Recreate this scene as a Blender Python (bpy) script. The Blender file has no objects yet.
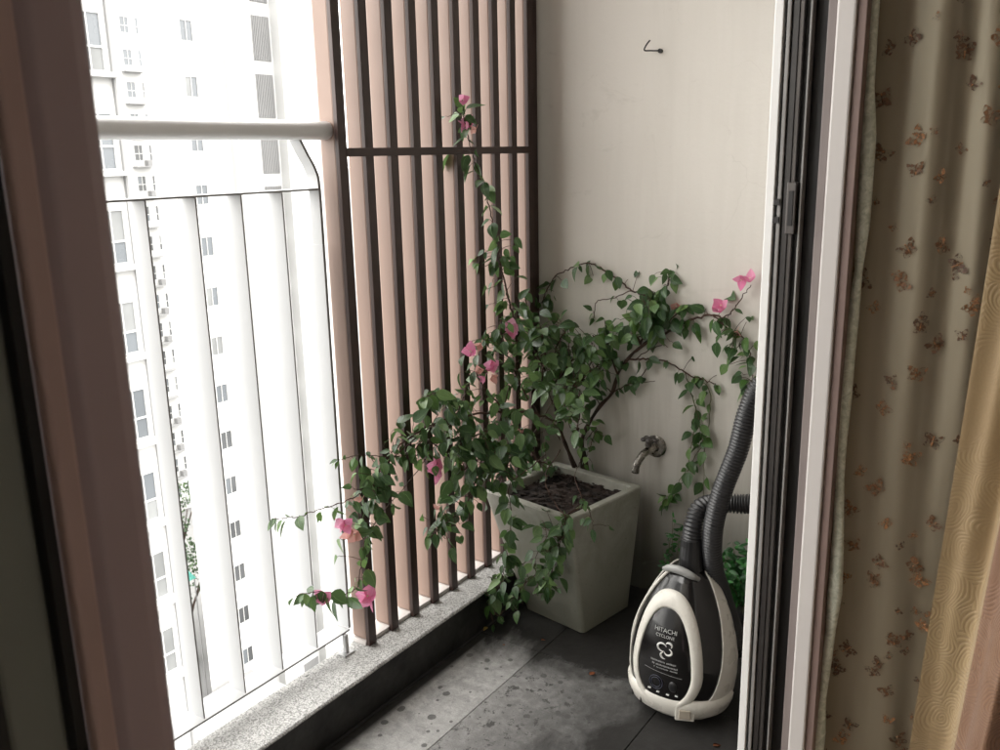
import bpy, bmesh, math, random
from mathutils import Vector, Matrix, noise
random.seed(11)
PI = math.pi
C = bpy.context.scene.collection

# ------------------------------------------------------------------ camera frame (metres; floor z=0, railing runs along +Y)
F, YAW, PIT, ROL = 886.85, math.radians(34.536), math.radians(13.969), math.radians(-1.204)
CAM = Vector((0, 0, 1.4))
fw = Vector((-math.sin(YAW)*math.cos(PIT), math.cos(YAW)*math.cos(PIT), -math.sin(PIT)))
r0 = Vector((math.cos(YAW), math.sin(YAW), 0)); u0 = r0.cross(fw)
rt = math.cos(ROL)*r0 + math.sin(ROL)*u0; up = rt.cross(fw)

def P(px, py, ax, v):
    """survey point: where the sight line of a photo point meets the plane axis=v"""
    d = rt*((px-500)/F) - up*((py-375)/F) + fw
    i = 'xyz'.index(ax)
    return CAM + d*((v-CAM[i])/d[i])

# ------------------------------------------------------------------ object helpers
def tag(o, label=None, cat=None, group=None, kind=None):
    if label: o['label'] = label
    if cat: o['category'] = cat
    if group: o['group'] = group
    if kind: o['kind'] = kind
    return o
def empty(name, loc=(0, 0, 0), rz=0, label=None, cat=None, group=None):
    o = bpy.data.objects.new(name, None); C.objects.link(o)
    o.location = loc; o.rotation_euler = (0, 0, rz); o.empty_display_size = .05
    return tag(o, label, cat, group)
def link(name, bm, mat, parent=None, smooth=False, world=True, bevel=0, auto=None):
    me = bpy.data.meshes.new(name)
    if parent is not None and world:
        bm.transform(Matrix.LocRotScale(parent_loc(parent), parent_rot(parent), None).inverted())
    bmesh.ops.recalc_face_normals(bm, faces=bm.faces) if auto is None else None
    bm.to_mesh(me); bm.free()
    if smooth:
        for p in me.polygons: p.use_smooth = True
    for m in (mat if isinstance(mat, (list, tuple)) else [mat]): me.materials.append(m)
    o = bpy.data.objects.new(name, me); C.objects.link(o)
    if parent is not None: o.parent = parent
    if bevel:
        b = o.modifiers.new('b', 'BEVEL'); b.width = bevel; b.segments = 2; b.limit_method = 'ANGLE'
    return o
def parent_loc(p):
    l = Vector(p.location)
    if p.parent is not None: l = l + Vector(p.parent.location)
    return l
def parent_rot(p):
    z = p.rotation_euler.z + (p.parent.rotation_euler.z if p.parent is not None else 0)
    return Matrix.Rotation(z, 3, 'Z').to_quaternion()
def box(bm, a, b, mi=0):
    x0, y0, z0 = [min(a[i], b[i]) for i in range(3)]; x1, y1, z1 = [max(a[i], b[i]) for i in range(3)]
    v = [bm.verts.new(c) for c in ((x0,y0,z0),(x1,y0,z0),(x1,y1,z0),(x0,y1,z0),(x0,y0,z1),(x1,y0,z1),(x1,y1,z1),(x0,y1,z1))]
    for f in ((0,3,2,1),(4,5,6,7),(0,1,5,4),(1,2,6,5),(2,3,7,6),(3,0,4,7)):
        bm.faces.new([v[i] for i in f]).material_index = mi
    return v
def B(a, b, mi=0):
    bm = bmesh.new(); box(bm, a, b, mi); return bm
def smoothpath(pts, n=6):
    pts = [Vector(p) for p in pts]
    if len(pts) < 3: 
        return [pts[0].lerp(pts[-1], i/n) for i in range(n+1)]
    q = [2*pts[0]-pts[1]] + pts + [2*pts[-1]-pts[-2]]
    out = []
    for i in range(1, len(q)-2):
        a, b, c, d = q[i-1:i+3]
        for k in range(n):
            t = k/n
            out.append(.5*((2*b)+(c-a)*t+(2*a-5*b+4*c-d)*t*t+(3*b-a-3*c+d)*t**3))
    out.append(pts[-1]); return out
def tube(bm, path, rad, seg=8, cap=True, sx=1.0):
    """rad: number or function of fraction"""
    n = len(path); rings = []
    t0 = (path[1]-path[0]).normalized()
    nrm = t0.orthogonal().normalized()
    for i, p in enumerate(path):
        t = (path[min(i+1, n-1)]-path[max(i-1, 0)]).normalized()
        nrm = (nrm - t*nrm.dot(t)).normalized(); bi = t.cross(nrm)
        r = rad(i/(n-1)) if callable(rad) else rad
        rings.append([bm.verts.new(p + nrm*math.cos(2*PI*k/seg)*r*sx + bi*math.sin(2*PI*k/seg)*r) for k in range(seg)])
    for a, b in zip(rings, rings[1:]):
        for k in range(seg):
            bm.faces.new((a[k], a[(k+1) % seg], b[(k+1) % seg], b[k]))
    if cap:
        bm.faces.new(rings[0][::-1]); bm.faces.new(rings[-1])
    return rings
def loft(bm, sections, cap=True):
    rings = [[bm.verts.new(p) for p in s] for s in sections]; k = len(rings[0])
    for a, b in zip(rings, rings[1:]):
        for i in range(k):
            bm.faces.new((a[i], a[(i+1) % k], b[(i+1) % k], b[i]))
    if cap: bm.faces.new(rings[0][::-1]); bm.faces.new(rings[-1])
    return rings

# ------------------------------------------------------------------ material helpers
class N:
    def __init__(s, name):
        s.m = bpy.data.materials.new(name); s.m.use_nodes = True
        s.t = s.m.node_tree; s.t.nodes.clear()
        s.out = s.n('ShaderNodeOutputMaterial')
    def n(s, typ, **kw):
        nd = s.t.nodes.new(typ)
        for k, v in kw.items():
            if k.startswith('i_'):
                key = k[2:]; key = int(key) if key.isdigit() else key.replace('_', ' ')
                s.set(nd.inputs[key], v)
            else: setattr(nd, k, v)
        return nd
    def set(s, sock, v):
        if isinstance(v, bpy.types.NodeSocket): s.t.links.new(v, sock)
        elif isinstance(v, (tuple, list)) and len(v) == 3 and sock.type == 'RGBA': sock.default_value = (*v, 1)
        else: sock.default_value = v
    def coord(s, which='Object', scale=(1, 1, 1), rot=(0, 0, 0)):
        tc = s.n('ShaderNodeTexCoord'); mp = s.n('ShaderNodeMapping')
        s.set(mp.inputs[0], tc.outputs[which]); mp.inputs['Scale'].default_value = scale; mp.inputs['Rotation'].default_value = rot
        return mp.outputs[0]
    def noise(s, vec, sc, det=4, rough=.55, dist=0):
        return s.n('ShaderNodeTexNoise', i_Vector=vec, i_Scale=sc, i_Detail=det, i_Roughness=rough, i_Distortion=dist).outputs['Fac']
    def ramp(s, fac, stops):
        r = s.n('ShaderNodeValToRGB', i_Fac=fac); e = r.color_ramp.elements
        while len(e) < len(stops): e.new(.5)
        for k, (p, c) in enumerate(stops):
            e[k].position = p; e[k].color = (c, c, c, 1) if isinstance(c, (int, float)) else (*c, 1)
        return r.outputs[0]
    def mix(s, f, a, b, mode='MIX'):
        m = s.n('ShaderNodeMix', data_type='RGBA', blend_type=mode)
        s.set(m.inputs[0], f); s.set(m.inputs[6], a); s.set(m.inputs[7], b); return m.outputs[2]
    def math(s, op, a, b=0, c=None):
        m = s.n('ShaderNodeMath', operation=op); s.set(m.inputs[0], a); s.set(m.inputs[1], b)
        if c is not None: s.set(m.inputs[2], c)
        return m.outputs[0]
    def bump(s, h, strength=.3, dist=.01):
        return s.n('ShaderNodeBump', i_Height=h, i_Strength=strength, i_Distance=dist).outputs[0]
    def bsdf(s, **kw):
        b = s.n('ShaderNodeBsdfPrincipled')
        for k, v in kw.items(): s.set(b.inputs[k.replace('_', ' ')], v)
        return b.outputs[0]
    def done(s, sh):
        s.t.links.new(sh, s.out.inputs[0]); return s.m
def plain(name, col, rough=.5, metal=0, var=.12, sc=30, bump=.05, spec=.5, coat=0):
    m = N(name); v = m.coord(); nz = m.noise(v, sc); nz2 = m.noise(v, sc*.15, 3)
    d = tuple(c*(1-var*1.6) for c in col); l = tuple(min(1, c*(1+var)) for c in col)
    c = m.mix(m.ramp(nz2, [(.3, 0.), (.7, 1.)]), d, l); c = m.mix(m.math('MULTIPLY', nz, .35), c, d)
    r = m.math('ADD', m.math('MULTIPLY', nz, .25), rough-.12)
    return m.done(m.bsdf(Base_Color=c, Roughness=r, Metallic=metal, Normal=m.bump(nz, bump, .002), Specular_IOR_Level=spec, Coat_Weight=coat))

# wall plaster: off white paint with stains running down and a damp lower zone with the corner's shade painted in
def wall_mat():
    m = N('plaster'); v = m.coord()
    big = m.noise(v, 1.3, 4); fine = m.noise(v, 60, 5)
    run = m.noise(m.coord(scale=(9, 9, .7)), 1.6, 5, .6, .4)
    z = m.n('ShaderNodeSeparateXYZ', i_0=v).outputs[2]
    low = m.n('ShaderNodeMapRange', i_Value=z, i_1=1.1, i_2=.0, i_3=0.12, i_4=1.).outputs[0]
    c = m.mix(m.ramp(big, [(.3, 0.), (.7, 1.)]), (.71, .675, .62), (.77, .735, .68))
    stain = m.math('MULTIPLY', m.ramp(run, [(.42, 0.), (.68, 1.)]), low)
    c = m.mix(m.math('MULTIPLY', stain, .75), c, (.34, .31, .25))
    grime_shade = m.math('MINIMUM', m.math('MULTIPLY', m.math('POWER', low, 2.6), m.math('ADD', m.math('MULTIPLY', big, .7), .75)), .93)
    c = m.mix(grime_shade, c, (.060, .060, .042))
    ck = m.n('ShaderNodeTexVoronoi', feature='DISTANCE_TO_EDGE', i_Vector=m.n('ShaderNodeVectorMath', operation='MULTIPLY_ADD', i_0=m.n('ShaderNodeTexNoise', i_Vector=v, i_Scale=7., i_Detail=5.).outputs['Color'], i_1=(.25, .25, .25), i_2=v).outputs[0], i_Scale=1.7).outputs['Distance']
    crk = m.math('MULTIPLY', m.ramp(ck, [(.0, 1.), (.0035, 0.)]), m.ramp(m.noise(v, 2.1, 3), [(.54, 0.), (.64, .16)]))
    c = m.mix(crk, c, (.33, .30, .25))
    patch = m.math('MULTIPLY', m.ramp(m.noise(m.coord(scale=(1, 1, 1.6)), 6.5, 4, .7, 1.0), [(.62, 0.), (.72, 1.)]), .22)
    c = m.mix(patch, c, (.42, .40, .33))
    return m.done(m.bsdf(Base_Color=c, Roughness=.75, Normal=m.bump(m.math('ADD', fine, m.math('MULTIPLY', big, 3)), .22, .004)))
M = {}
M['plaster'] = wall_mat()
M['ceiling'] = plain('ceiling paint', (.74, .72, .69), .8)
M['room_paint'] = plain('room paint', (.50, .43, .36), .8, var=.06)
M['white_rail'] = plain('white railing paint', (.44, .445, .45), .42, var=.05, sc=12)
M['rail_shade'] = plain('rail edge painted shade', (.24, .235, .23), .5, var=.1)  # darker tone standing for shade on the room-facing bar edges
M['fin'] = plain('pink beige slat paint', (.275, .188, .150), .5, var=.09, sc=9, bump=.03)
M['brown'] = plain('dark brown steel paint', (.046, .023, .018), .42, var=.2, sc=20)
M['mauve'] = plain('mauve brown door frame', (.52, .40, .43), .5, var=.1, sc=6)
M['mauve_light'] = plain('mauve frame lip', (.60, .42, .40), .5, var=.1, sc=6)
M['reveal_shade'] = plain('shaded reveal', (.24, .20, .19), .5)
M['trim'] = plain('brownish trim', (.24, .165, .145), .55)
M['hand_rail'] = plain('white handrail paint', (.86, .87, .88), .4, var=.04, sc=12)
M['green_grey'] = plain('green grey frame', (.27, .275, .25), .5, var=.15, sc=6)
M['room_wall'] = plain('muted room wall paint', (.72, .67, .62), .8, var=.05)
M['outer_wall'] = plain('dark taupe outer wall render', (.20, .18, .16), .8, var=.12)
M['near_black'] = plain('black gasket', (.012, .010, .010), .5)
M['alu_white'] = plain('white door frame', (.78, .77, .755), .35, var=.04)
M['alu_grey'] = plain('grey aluminium track', (.11, .10, .095), .35, metal=.5, var=.2)
M['alu_pale'] = plain('pale aluminium lip', (.27, .26, .25), .35, var=.15)
M['alu_dark'] = plain('dark aluminium track', (.035, .030, .028), .4, var=.3)
M['pink_white'] = plain('pinkish white reveal', (.55, .515, .495), .5, var=.06, sc=8)
M['soil'] = plain('potting soil', (.030, .018, .013), .9, var=.6, sc=90, bump=.9)
M['bark'] = plain('brown bark', (.060, .033, .022), .75, var=.5, sc=140, bump=.6)
M['twig'] = plain('reddish twig', (.085, .042, .028), .7, var=.4, sc=120, bump=.4)
M['green_twig'] = plain('green twig', (.12, .13, .055), .6, var=.3, sc=120)
M['chrome'] = plain('worn chrome', (.30, .28, .25), .26, metal=.95, var=.35, sc=60)
M['black_plastic'] = plain('black plastic', (.013, .013, .014), .32, var=.2)
M['hose'] = plain('ribbed hose plastic', (.022, .022, .024), .34, var=.15)
M['gloss_black'] = plain('glossy smoked plastic', (.009, .008, .008), .17, var=.2, coat=.25)
M['champagne'] = plain('champagne white plastic', (.66, .635, .575), .28, metal=0, var=.015, sc=25)
M['champ_dark'] = plain('champagne shade', (.42, .37, .30), .38, metal=.1, var=.06)
M['grey_plastic'] = plain('grey plastic', (.33, .33, .32), .42, var=.12)
M['print'] = plain('white print', (.75, .75, .73), .5, var=.05)
M['print_grey'] = plain('grey print', (.30, .30, .30), .5, var=.05)
M['black_iron'] = plain('black iron', (.02, .018, .016), .5)
M['facade'] = plain('white facade render', (.40, .40, .395), .8, var=.03, sc=.5, bump=0)
M['facade_grey'] = plain('pale grey facade render', (.19, .19, .19), .8, var=.04, sc=.5, bump=0)
M['win_glass'] = plain('pale window pane', (.105, .115, .125), .25, var=.15, sc=1.2, bump=0)
M['win_glass_b'] = plain('curtained window pane', (.16, .165, .165), .35, var=.25, sc=2.4, bump=0)
M['win_dark'] = plain('dark window pane', (.07, .073, .076), .2, var=.3, sc=1.2, bump=0)
M['louvre'] = plain('grey louvre', (.16, .16, .16), .6, var=.06, sc=2, bump=0)
M['petal_y'] = plain('yellow fallen leaf', (.55, .36, .08), .6)
M['petal_b'] = plain('brown fallen leaf', (.30, .10, .04), .6)
M['teal'] = plain('teal awning', (.12, .42, .36), .6)

def cement():
    m = N('pot cement'); v = m.coord(); a = m.noise(v, 9, 5, .65, .6); f = m.noise(v, 90, 5)
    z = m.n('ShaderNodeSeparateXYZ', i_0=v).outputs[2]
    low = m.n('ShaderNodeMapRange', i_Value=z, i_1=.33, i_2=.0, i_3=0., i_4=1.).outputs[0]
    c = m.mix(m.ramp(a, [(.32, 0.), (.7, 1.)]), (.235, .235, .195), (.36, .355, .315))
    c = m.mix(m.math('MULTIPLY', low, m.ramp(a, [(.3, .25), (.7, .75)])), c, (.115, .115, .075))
    c = m.mix(m.ramp(f, [(.66, 0.), (.74, .5)]), c, (.09, .085, .07))
    return m.done(m.bsdf(Base_Color=c, Roughness=.78, Normal=m.bump(m.math('ADD', a, m.math('MULTIPLY', f, .5)), .5, .004)))
M['cement'] = cement()
def granite():
    m = N('speckled granite'); v = m.coord()
    a = m.n('ShaderNodeTexVoronoi', i_Vector=v, i_Scale=340.).outputs['Color']
    s = m.n('ShaderNodeSeparateColor', i_0=a).outputs[0]
    c = m.mix(m.ramp(s, [(.15, 0.), (.8, 1.)]), (.20, .198, .19), (.58, .575, .565))
    b = m.noise(v, 14, 5, .7)
    c = m.mix(m.ramp(b, [(.35, 0.), (.75, .45)]), c, (.30, .30, .29))
    c = m.mix(m.ramp(m.noise(v, 42, 2, .5), [(.70, 0.), (.74, .8)]), c, (.05, .05, .045))
    return m.done(m.bsdf(Base_Color=c, Roughness=.6, Normal=m.bump(m.noise(v, 150, 4), .6, .003)))
M['granite'] = granite()
def slate(name, tone, dark):
    m = N(name); v = m.coord()
    a = m.noise(v, 4.2, 6, .68, .9); b = m.noise(v, 38, 5, .6, .3); y = m.n('ShaderNodeSeparateXYZ', i_0=v)
    c = m.mix(m.ramp(a, [(.33, 0.), (.68, 1.)]), tuple(t*.55 for t in tone), tone)
    c = m.mix(m.ramp(b, [(.4, 0.), (.75, .55)]), c, tuple(t*1.5 for t in tone))
    # damp towards the end wall and the right, with the corner's shade painted in
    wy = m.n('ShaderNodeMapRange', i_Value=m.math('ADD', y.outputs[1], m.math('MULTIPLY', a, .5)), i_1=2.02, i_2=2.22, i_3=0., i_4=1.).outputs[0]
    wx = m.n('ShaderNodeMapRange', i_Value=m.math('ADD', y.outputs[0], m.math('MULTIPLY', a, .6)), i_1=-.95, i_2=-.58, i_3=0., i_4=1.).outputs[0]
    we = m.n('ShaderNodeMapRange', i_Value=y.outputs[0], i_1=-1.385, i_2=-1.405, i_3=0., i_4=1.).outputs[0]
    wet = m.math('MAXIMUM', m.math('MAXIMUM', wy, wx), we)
    # drops of water: dark round spots
    sp = m.n('ShaderNodeTexVoronoi', i_Vector=v, i_Scale=34., i_Randomness=1.)
    cell = m.n('ShaderNodeSeparateColor', i_0=sp.outputs['Color']).outputs[0]
    rad = m.math('MULTIPLY', m.math('POWER', cell, 2.0), .42)
    spot = m.math('LESS_THAN', m.math('ADD', sp.outputs['Distance'], m.math('MULTIPLY', b, .12)), m.math('ADD', rad, .03))
    blot = m.ramp(m.noise(v, 30, 5, .8, .3), [(.54, 0.), (.60, 1.)])
    sw = m.math('MAXIMUM', m.math('MULTIPLY', spot, .75), m.math('MULTIPLY', blot, dark))
    wet_shade = m.math('MAXIMUM', wet, sw)
    gr = m.noise(v, 240, 4, .7)
    c = m.mix(m.ramp(gr, [(.35, .0), (.7, .5)]), c, tuple(t*.35 for t in tone))
    c = m.mix(m.ramp(gr, [(.62, .0), (.75, .5)]), c, (.5, .5, .5))
    c = m.mix(m.math('MULTIPLY', wet_shade, .94), c, (.014, .013, .012))
    ro = m.math('SUBTRACT', .62, m.math('MULTIPLY', wet_shade, .20))
    return m.done(m.bsdf(Base_Color=c, Roughness=ro, Specular_IOR_Level=m.math('SUBTRACT', .5, m.math('MULTIPLY', wet, .32)), Normal=m.bump(m.math('ADD', a, m.math('MULTIPLY', b, .6)), .45, .004)))
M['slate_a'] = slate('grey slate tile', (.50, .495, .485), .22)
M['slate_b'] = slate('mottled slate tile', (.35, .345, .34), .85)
M['kerb_dark'] = plain('dark kerb face', (.026, .025, .023), .55, var=.7, sc=45, bump=.9)  # near-black mottled tone for the kerb's inner face
M['grout'] = plain('tile grout', (.07, .065, .06), .85)

def leaf_mat(name, dark, light, trans=.25, rough=.36):
    m = N(name); at = m.n('ShaderNodeAttribute', attribute_name='tint')
    s = m.n('ShaderNodeSeparateColor', i_0=at.outputs['Color'])
    c = m.mix(s.outputs[0], dark, light)
    # midrib and side veins from the blade's own u,v
    vein = m.math('ABSOLUTE', m.math('SUBTRACT', s.outputs[1], .5))
    c = m.mix(m.ramp(vein, [(0., .35), (.05, 0.)]), c, tuple(min(1, x*1.8) for x in light))
    nz = m.noise(m.coord(), 160, 3); c = m.mix(m.math('MULTIPLY', nz, .4), c, tuple(x*.6 for x in dark))
    side = m.n('ShaderNodeTexWave', i_Vector=m.n('ShaderNodeCombineXYZ', i_X=m.math('ADD', s.outputs[2], m.math('MULTIPLY', vein, -.8)), i_Y=0.).outputs[0], i_Scale=2.6).outputs['Fac']
    p = m.bsdf(Base_Color=c, Roughness=rough, Specular_IOR_Level=.5, Normal=m.bump(side, .25, .001))
    tr = m.n('ShaderNodeBsdfTranslucent', i_Color=m.mix(.5, c, light)).outputs[0]
    return m.done(m.n('ShaderNodeMixShader', i_0=trans, i_1=p, i_2=tr).outputs[0])
M['leaf'] = leaf_mat('bougainvillea leaf', (.030, .082, .024), (.27, .43, .15), .22, .30)
M['leaf_young'] = leaf_mat('young leaf', (.07, .16, .035), (.20, .33, .10), .35)
M['leaf_fresh'] = leaf_mat('fresh green small leaf', (.015, .075, .018), (.06, .26, .05), .25)
M['bract'] = leaf_mat('pink bract', (.85, .22, .45), (.96, .55, .72), .4, .6)
M['bract_pale'] = leaf_mat('pale pink bract', (.72, .36, .33), (.88, .58, .50), .35, .6)
M['bud'] = plain('cream bud', (.75, .72, .45), .6)
M['tree_leaf'] = leaf_mat('street tree leaf', (.03, .06, .03), (.09, .14, .06), .2, .6)

def glass_mat():
    m = N('door glass'); tr = m.n('ShaderNodeBsdfTransparent', i_Color=(.92, .95, .93)).outputs[0]
    gl = m.n('ShaderNodeBsdfGlossy', i_Roughness=.02).outputs[0]
    return m.done(m.n('ShaderNodeMixShader', i_0=.07, i_1=tr, i_2=gl).outputs[0])
M['glass'] = glass_mat()
def sheer_mat():
    m = N('sheer curtain voile'); v = m.coord('UV'); w = m.coord('UV', (900, 900, 1))
    thr = m.n('ShaderNodeTexWave', i_Vector=w, i_Scale=.33).outputs['Fac']
    big = m.noise(m.coord('UV', (3.5, .7, 1)), 2.2, 4, .6)
    c = m.mix(m.ramp(big, [(.3, 0.), (.7, 1.)]), (.37, .30, .205), (.50, .415, .295))
    c = m.mix(m.math('MULTIPLY', thr, .15), c, (.16, .13, .09))
    d = m.n('ShaderNodeBsdfDiffuse', i_Color=c).outputs[0]; t = m.n('ShaderNodeBsdfTranslucent', i_Color=c).outputs[0]
    a = m.n('ShaderNodeMixShader', i_0=.4, i_1=d, i_2=t).outputs[0]
    g = m.n('ShaderNodeMixShader', i_0=.08, i_1=a, i_2=m.n('ShaderNodeBsdfGlossy', i_Roughness=.45, i_Color=(.8, .75, .6)).outputs[0]).outputs[0]
    return m.done(m.n('ShaderNodeMixShader', i_0=.30, i_1=g, i_2=m.n('ShaderNodeBsdfTransparent').outputs[0]).outputs[0])
M['sheer'] = sheer_mat()
def hem_mat():
    m = N('sheer hem'); nz = m.noise(m.coord(), 60, 4, .7, 1.5)
    c = m.mix(m.ramp(nz, [(.35, 0.), (.65, 1.)]), (.55, .58, .48), (.92, .93, .83))
    return m.done(m.bsdf(Base_Color=c, Roughness=.5))
M['hem'] = hem_mat()
def brocade(name, base, hi):
    m = N(name); uv = m.coord('UV', (1, 1, 1))
    wob = m.n('ShaderNodeTexNoise', i_Vector=uv, i_Scale=9., i_Detail=2.)
    vv = m.n('ShaderNodeVectorMath', operation='MULTIPLY_ADD'); m.set(vv.inputs[0], wob.outputs['Color']); vv.inputs[1].default_value = (.07, .07, 0); m.set(vv.inputs[2], uv)
    vo = m.n('ShaderNodeTexVoronoi', voronoi_dimensions='2D', i_Vector=vv.outputs[0], i_Scale=15., i_Randomness=.85)
    dv = m.n('ShaderNodeVectorMath', operation='SUBTRACT', i_0=vv.outputs[0], i_1=vo.outputs['Position'])
    se = m.n('ShaderNodeSeparateXYZ', i_0=dv.outputs[0])
    ang = m.math('ARCTAN2', se.outputs[1], se.outputs[0])
    sp = m.math('SINE', m.math('ADD', m.math('MULTIPLY', vo.outputs['Distance'], 78.), ang))
    sp2 = m.ramp(m.math('ADD', m.math('MULTIPLY', sp, .5), .5), [(.35, 0.), (.62, 1.)])
    msk = m.ramp(m.noise(uv, 6, 3), [(.42, 0.05), (.58, 1.)])
    fac = m.math('MULTIPLY', sp2, msk)
    th = m.noise(m.coord('UV', (700, 160, 1)), 1, 3)
    c = m.mix(m.math('MULTIPLY', fac, .55), base, hi); c = m.mix(m.math('MULTIPLY', th, .35), c, tuple(x*.4 for x in base))
    return m.done(m.bsdf(Base_Color=c, Roughness=m.math('SUBTRACT', .62, m.math('MULTIPLY', fac, .2)), Sheen_Weight=.3, Normal=m.bump(m.math('ADD', fac, m.math('MULTIPLY', th, .3)), .38, .003)))
M['gold'] = brocade('gold brocade', (.25, .165, .075), (.37, .27, .135))
M['copper'] = brocade('copper brown brocade', (.14, .062, .026), (.21, .105, .045))
def thread():
    m = N('brown embroidery thread'); v = m.coord(); nz = m.noise(v, 380, 3, .7)
    at = m.n('ShaderNodeAttribute', attribute_name='tint'); s = m.n('ShaderNodeSeparateColor', i_0=at.outputs['Color'])
    c = m.mix(s.outputs[0], (.10, .042, .016), (.46, .21, .08)); c = m.mix(m.ramp(nz, [(.4, 0.), (.6, .7)]), c, (.05, .022, .01))
    b = m.bsdf(Base_Color=c, Roughness=.6, Normal=m.bump(nz, .5, .001))
    gap = m.ramp(m.noise(v, 210, 2, .5), [(.44, 0.), (.52, .85)])
    return m.done(m.n('ShaderNodeMixShader', i_0=gap, i_1=b, i_2=m.n('ShaderNodeBsdfTransparent').outputs[0]).outputs[0])
M['thread'] = thread()

# ------------------------------------------------------------------ far surroundings
def ground_mat():
    m = N('street ground'); a = m.noise(m.coord(), .05, 6); b = m.noise(m.coord(), .6, 5)
    return m.done(m.bsdf(Base_Color=m.mix(m.ramp(a, [(.4, 0.), (.6, 1.)]), (.10, .10, .10), m.mix(b, (.13, .13, .13), (.2, .2, .195))), Roughness=.9))
GZ = -36
bm = bmesh.new(); bmesh.ops.create_grid(bm, x_segments=8, y_segments=8, size=2500); bmesh.ops.translate(bm, verts=bm.verts, vec=(0, 0, GZ))
tag(link('ground', bm, ground_mat()), kind='structure')

def frame_window(root, x, y0, y1, z0, z1, cols, rows, glass, glass2=None, depth=.18, sill=True, t=.06):
    """window on a wall whose outer face is the plane x, looking to +X"""
    fr = bmesh.new()
    for (a, b, c, d) in ((y0, y1, z0, z0+t), (y0, y1, z1-t, z1), (y0, y0+t, z0+t, z1-t), (y1-t, y1, z0+t, z1-t)):
        box(fr, (x+.004, a, c), (x+.05, b, d))
    for c in cols: box(fr, (x+.006, y0+(y1-y0)*c-t*.4, z0+t), (x+.045, y0+(y1-y0)*c+t*.4, z1-t))
    for r in rows: box(fr, (x+.007, y0+t, z0+(z1-z0)*r-t*.5), (x+.047, y1-t, z0+(z1-z0)*r+t*.5))
    w = link('window', fr, M['facade'], root)
    pn = bmesh.new()
    ys = [y0+t]+[y0+(y1-y0)*c for c in cols]+[y1-t]; zs = [z0+t]+[z0+(z1-z0)*r for r in rows]+[z1-t]
    for i in range(len(ys)-1):
        for j in range(len(zs)-1):
            box(pn, (x-.1, ys[i], zs[j]), (x+.002, ys[i+1], zs[j+1]), random.choice((0, 0, 1)))
    link('pane', pn, [glass, glass2 or glass], w)
    if sill:
        s = bmesh.new(); box(s, (x, y0-.25, z0-.16), (x+.42, y1+.25, z0-.02)); link('sill', s, M['facade'], w)

# tower with large windows, nearest
A = empty('apartment_tower', (-26.7, 15, GZ), label='white apartment tower at the left with tall divided windows over projecting sills', cat='building')
link('wall', B((-38, 4, GZ), (-26.7, 17.75, 22)), M['facade'], A)
for k in range(-7, 3):
    zc = 1.4 + .126*31.7 + 3.0*(k-0)
    frame_window(A, -26.7, 15.75, 17.32, zc-1.25, zc+.55, (.34, .68), (.42,), M['win_glass'], M['win_glass_b'])
    if k > -7: frame_window(A, -26.7, 12.9, 14.4, zc-1.25, zc+.55, (.34, .68), (.42,), M['win_glass'], M['win_glass_b'])
bm = bmesh.new(); box(bm, (-26.697, 17.48, GZ), (-26.58, 17.56, 22)); link('downpipe', bm, M['facade_grey'], A)
# tower with small square windows and louvred shafts
Bt = empty('apartment_tower', (-44, 36, GZ), label='white apartment tower with one column of small square windows and grey louvre panels', cat='building')
bm = bmesh.new(); pl = [(-44.06, 30.75), (-44.06, 43.4), (-60, 52), (-60, 42.3)]
loft(bm, [[Vector((x, y, z)) for x, y in pl] for z in (GZ, 26)]); link('wall', bm, M['facade'], Bt)
bm = bmesh.new(); box(bm, (-44.058, 33.0+3.2, GZ), (-43.4, 37.9, 26)); box(bm, (-44.058, 40.0, GZ), (-43.3, 43.2, 26)); link('pier', bm, M['facade'], Bt)
for k in range(-14, 2):
    zc = 1.4 + .128*55.5 + 3.0*k
    frame_window(Bt, -44.055, 33.32, 34.2, zc-.62, zc+.55, (.5,), (), M['win_glass'] if k > -8 else M['win_dark'], M['win_glass_b'] if k > -9 else M['win_glass'], sill=False, t=.05)
for k in range(-13, 3):
    z0 = 1.4 + .043*58 + 3.35*k
    p = bmesh.new()
    box(p, (-44.055, 38.15, z0), (-44.0, 39.85, z0+2.55))
    for j in range(13): box(p, (-43.999, 38.15+.13*j, z0), (-43.95, 38.15+.13*j+.06, z0+2.55))
    link('louvre_panel', p, M['louvre'] if k > -3 else M['facade_grey'], Bt)
# far slender tower in the gap
Ct = empty('apartment_tower', (-81, 56, GZ), label='distant narrow white tower seen in the gap, with small dark windows and air conditioner ledges', cat='building')
link('wall', B((-95, 50, GZ), (-81, 62, 30)), M['facade'], Ct)
for k in range(-12, 5):
    zc = 1.4 + 3.0*k + .9
    frame_window(Ct, -81, 54.5, 55.5, zc-.8, zc+.75, (.55,), (.45,), M['win_dark'] if k < 1 else M['win_glass'], M['win_glass'], sill=False)
    frame_window(Ct, -81, 56.2, 57.0, zc-.8, zc+.75, (), (.45,), M['win_dark'] if k < 1 else M['win_glass'], M['win_glass_b'], sill=False)
for k in range(-12, 4):
    zc = 1.4 + 3.0*k + .9
    if (k*7) % 5 in (0, 2, 3): link('air_conditioner', B((-80.99, 55.6, zc-1.3), (-80.4, 56.15, zc-.75)), M['louvre'], Ct)
    link('ledge', B((-80.99, 54.2, zc-1.42), (-80.2, 56.3, zc-1.31)), M['facade_grey'], Ct)
Pd = empty('podium_block', (-38, 26, GZ), label='low grey flat roofed podium at the foot of the towers', cat='building')
link('wall', B((-43.2, 27, GZ), (-33, 33.2, -31.5)), M['facade_grey'], Pd)
link('roof', B((-43.4, 26.8, -31.5), (-32.8, 33.4, -31.2)), M['facade_grey'], Pd)
Pd2 = empty('parking_deck', (-24, 22, GZ), label='pale low parking deck beside the street below the balcony', cat='building')
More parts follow.
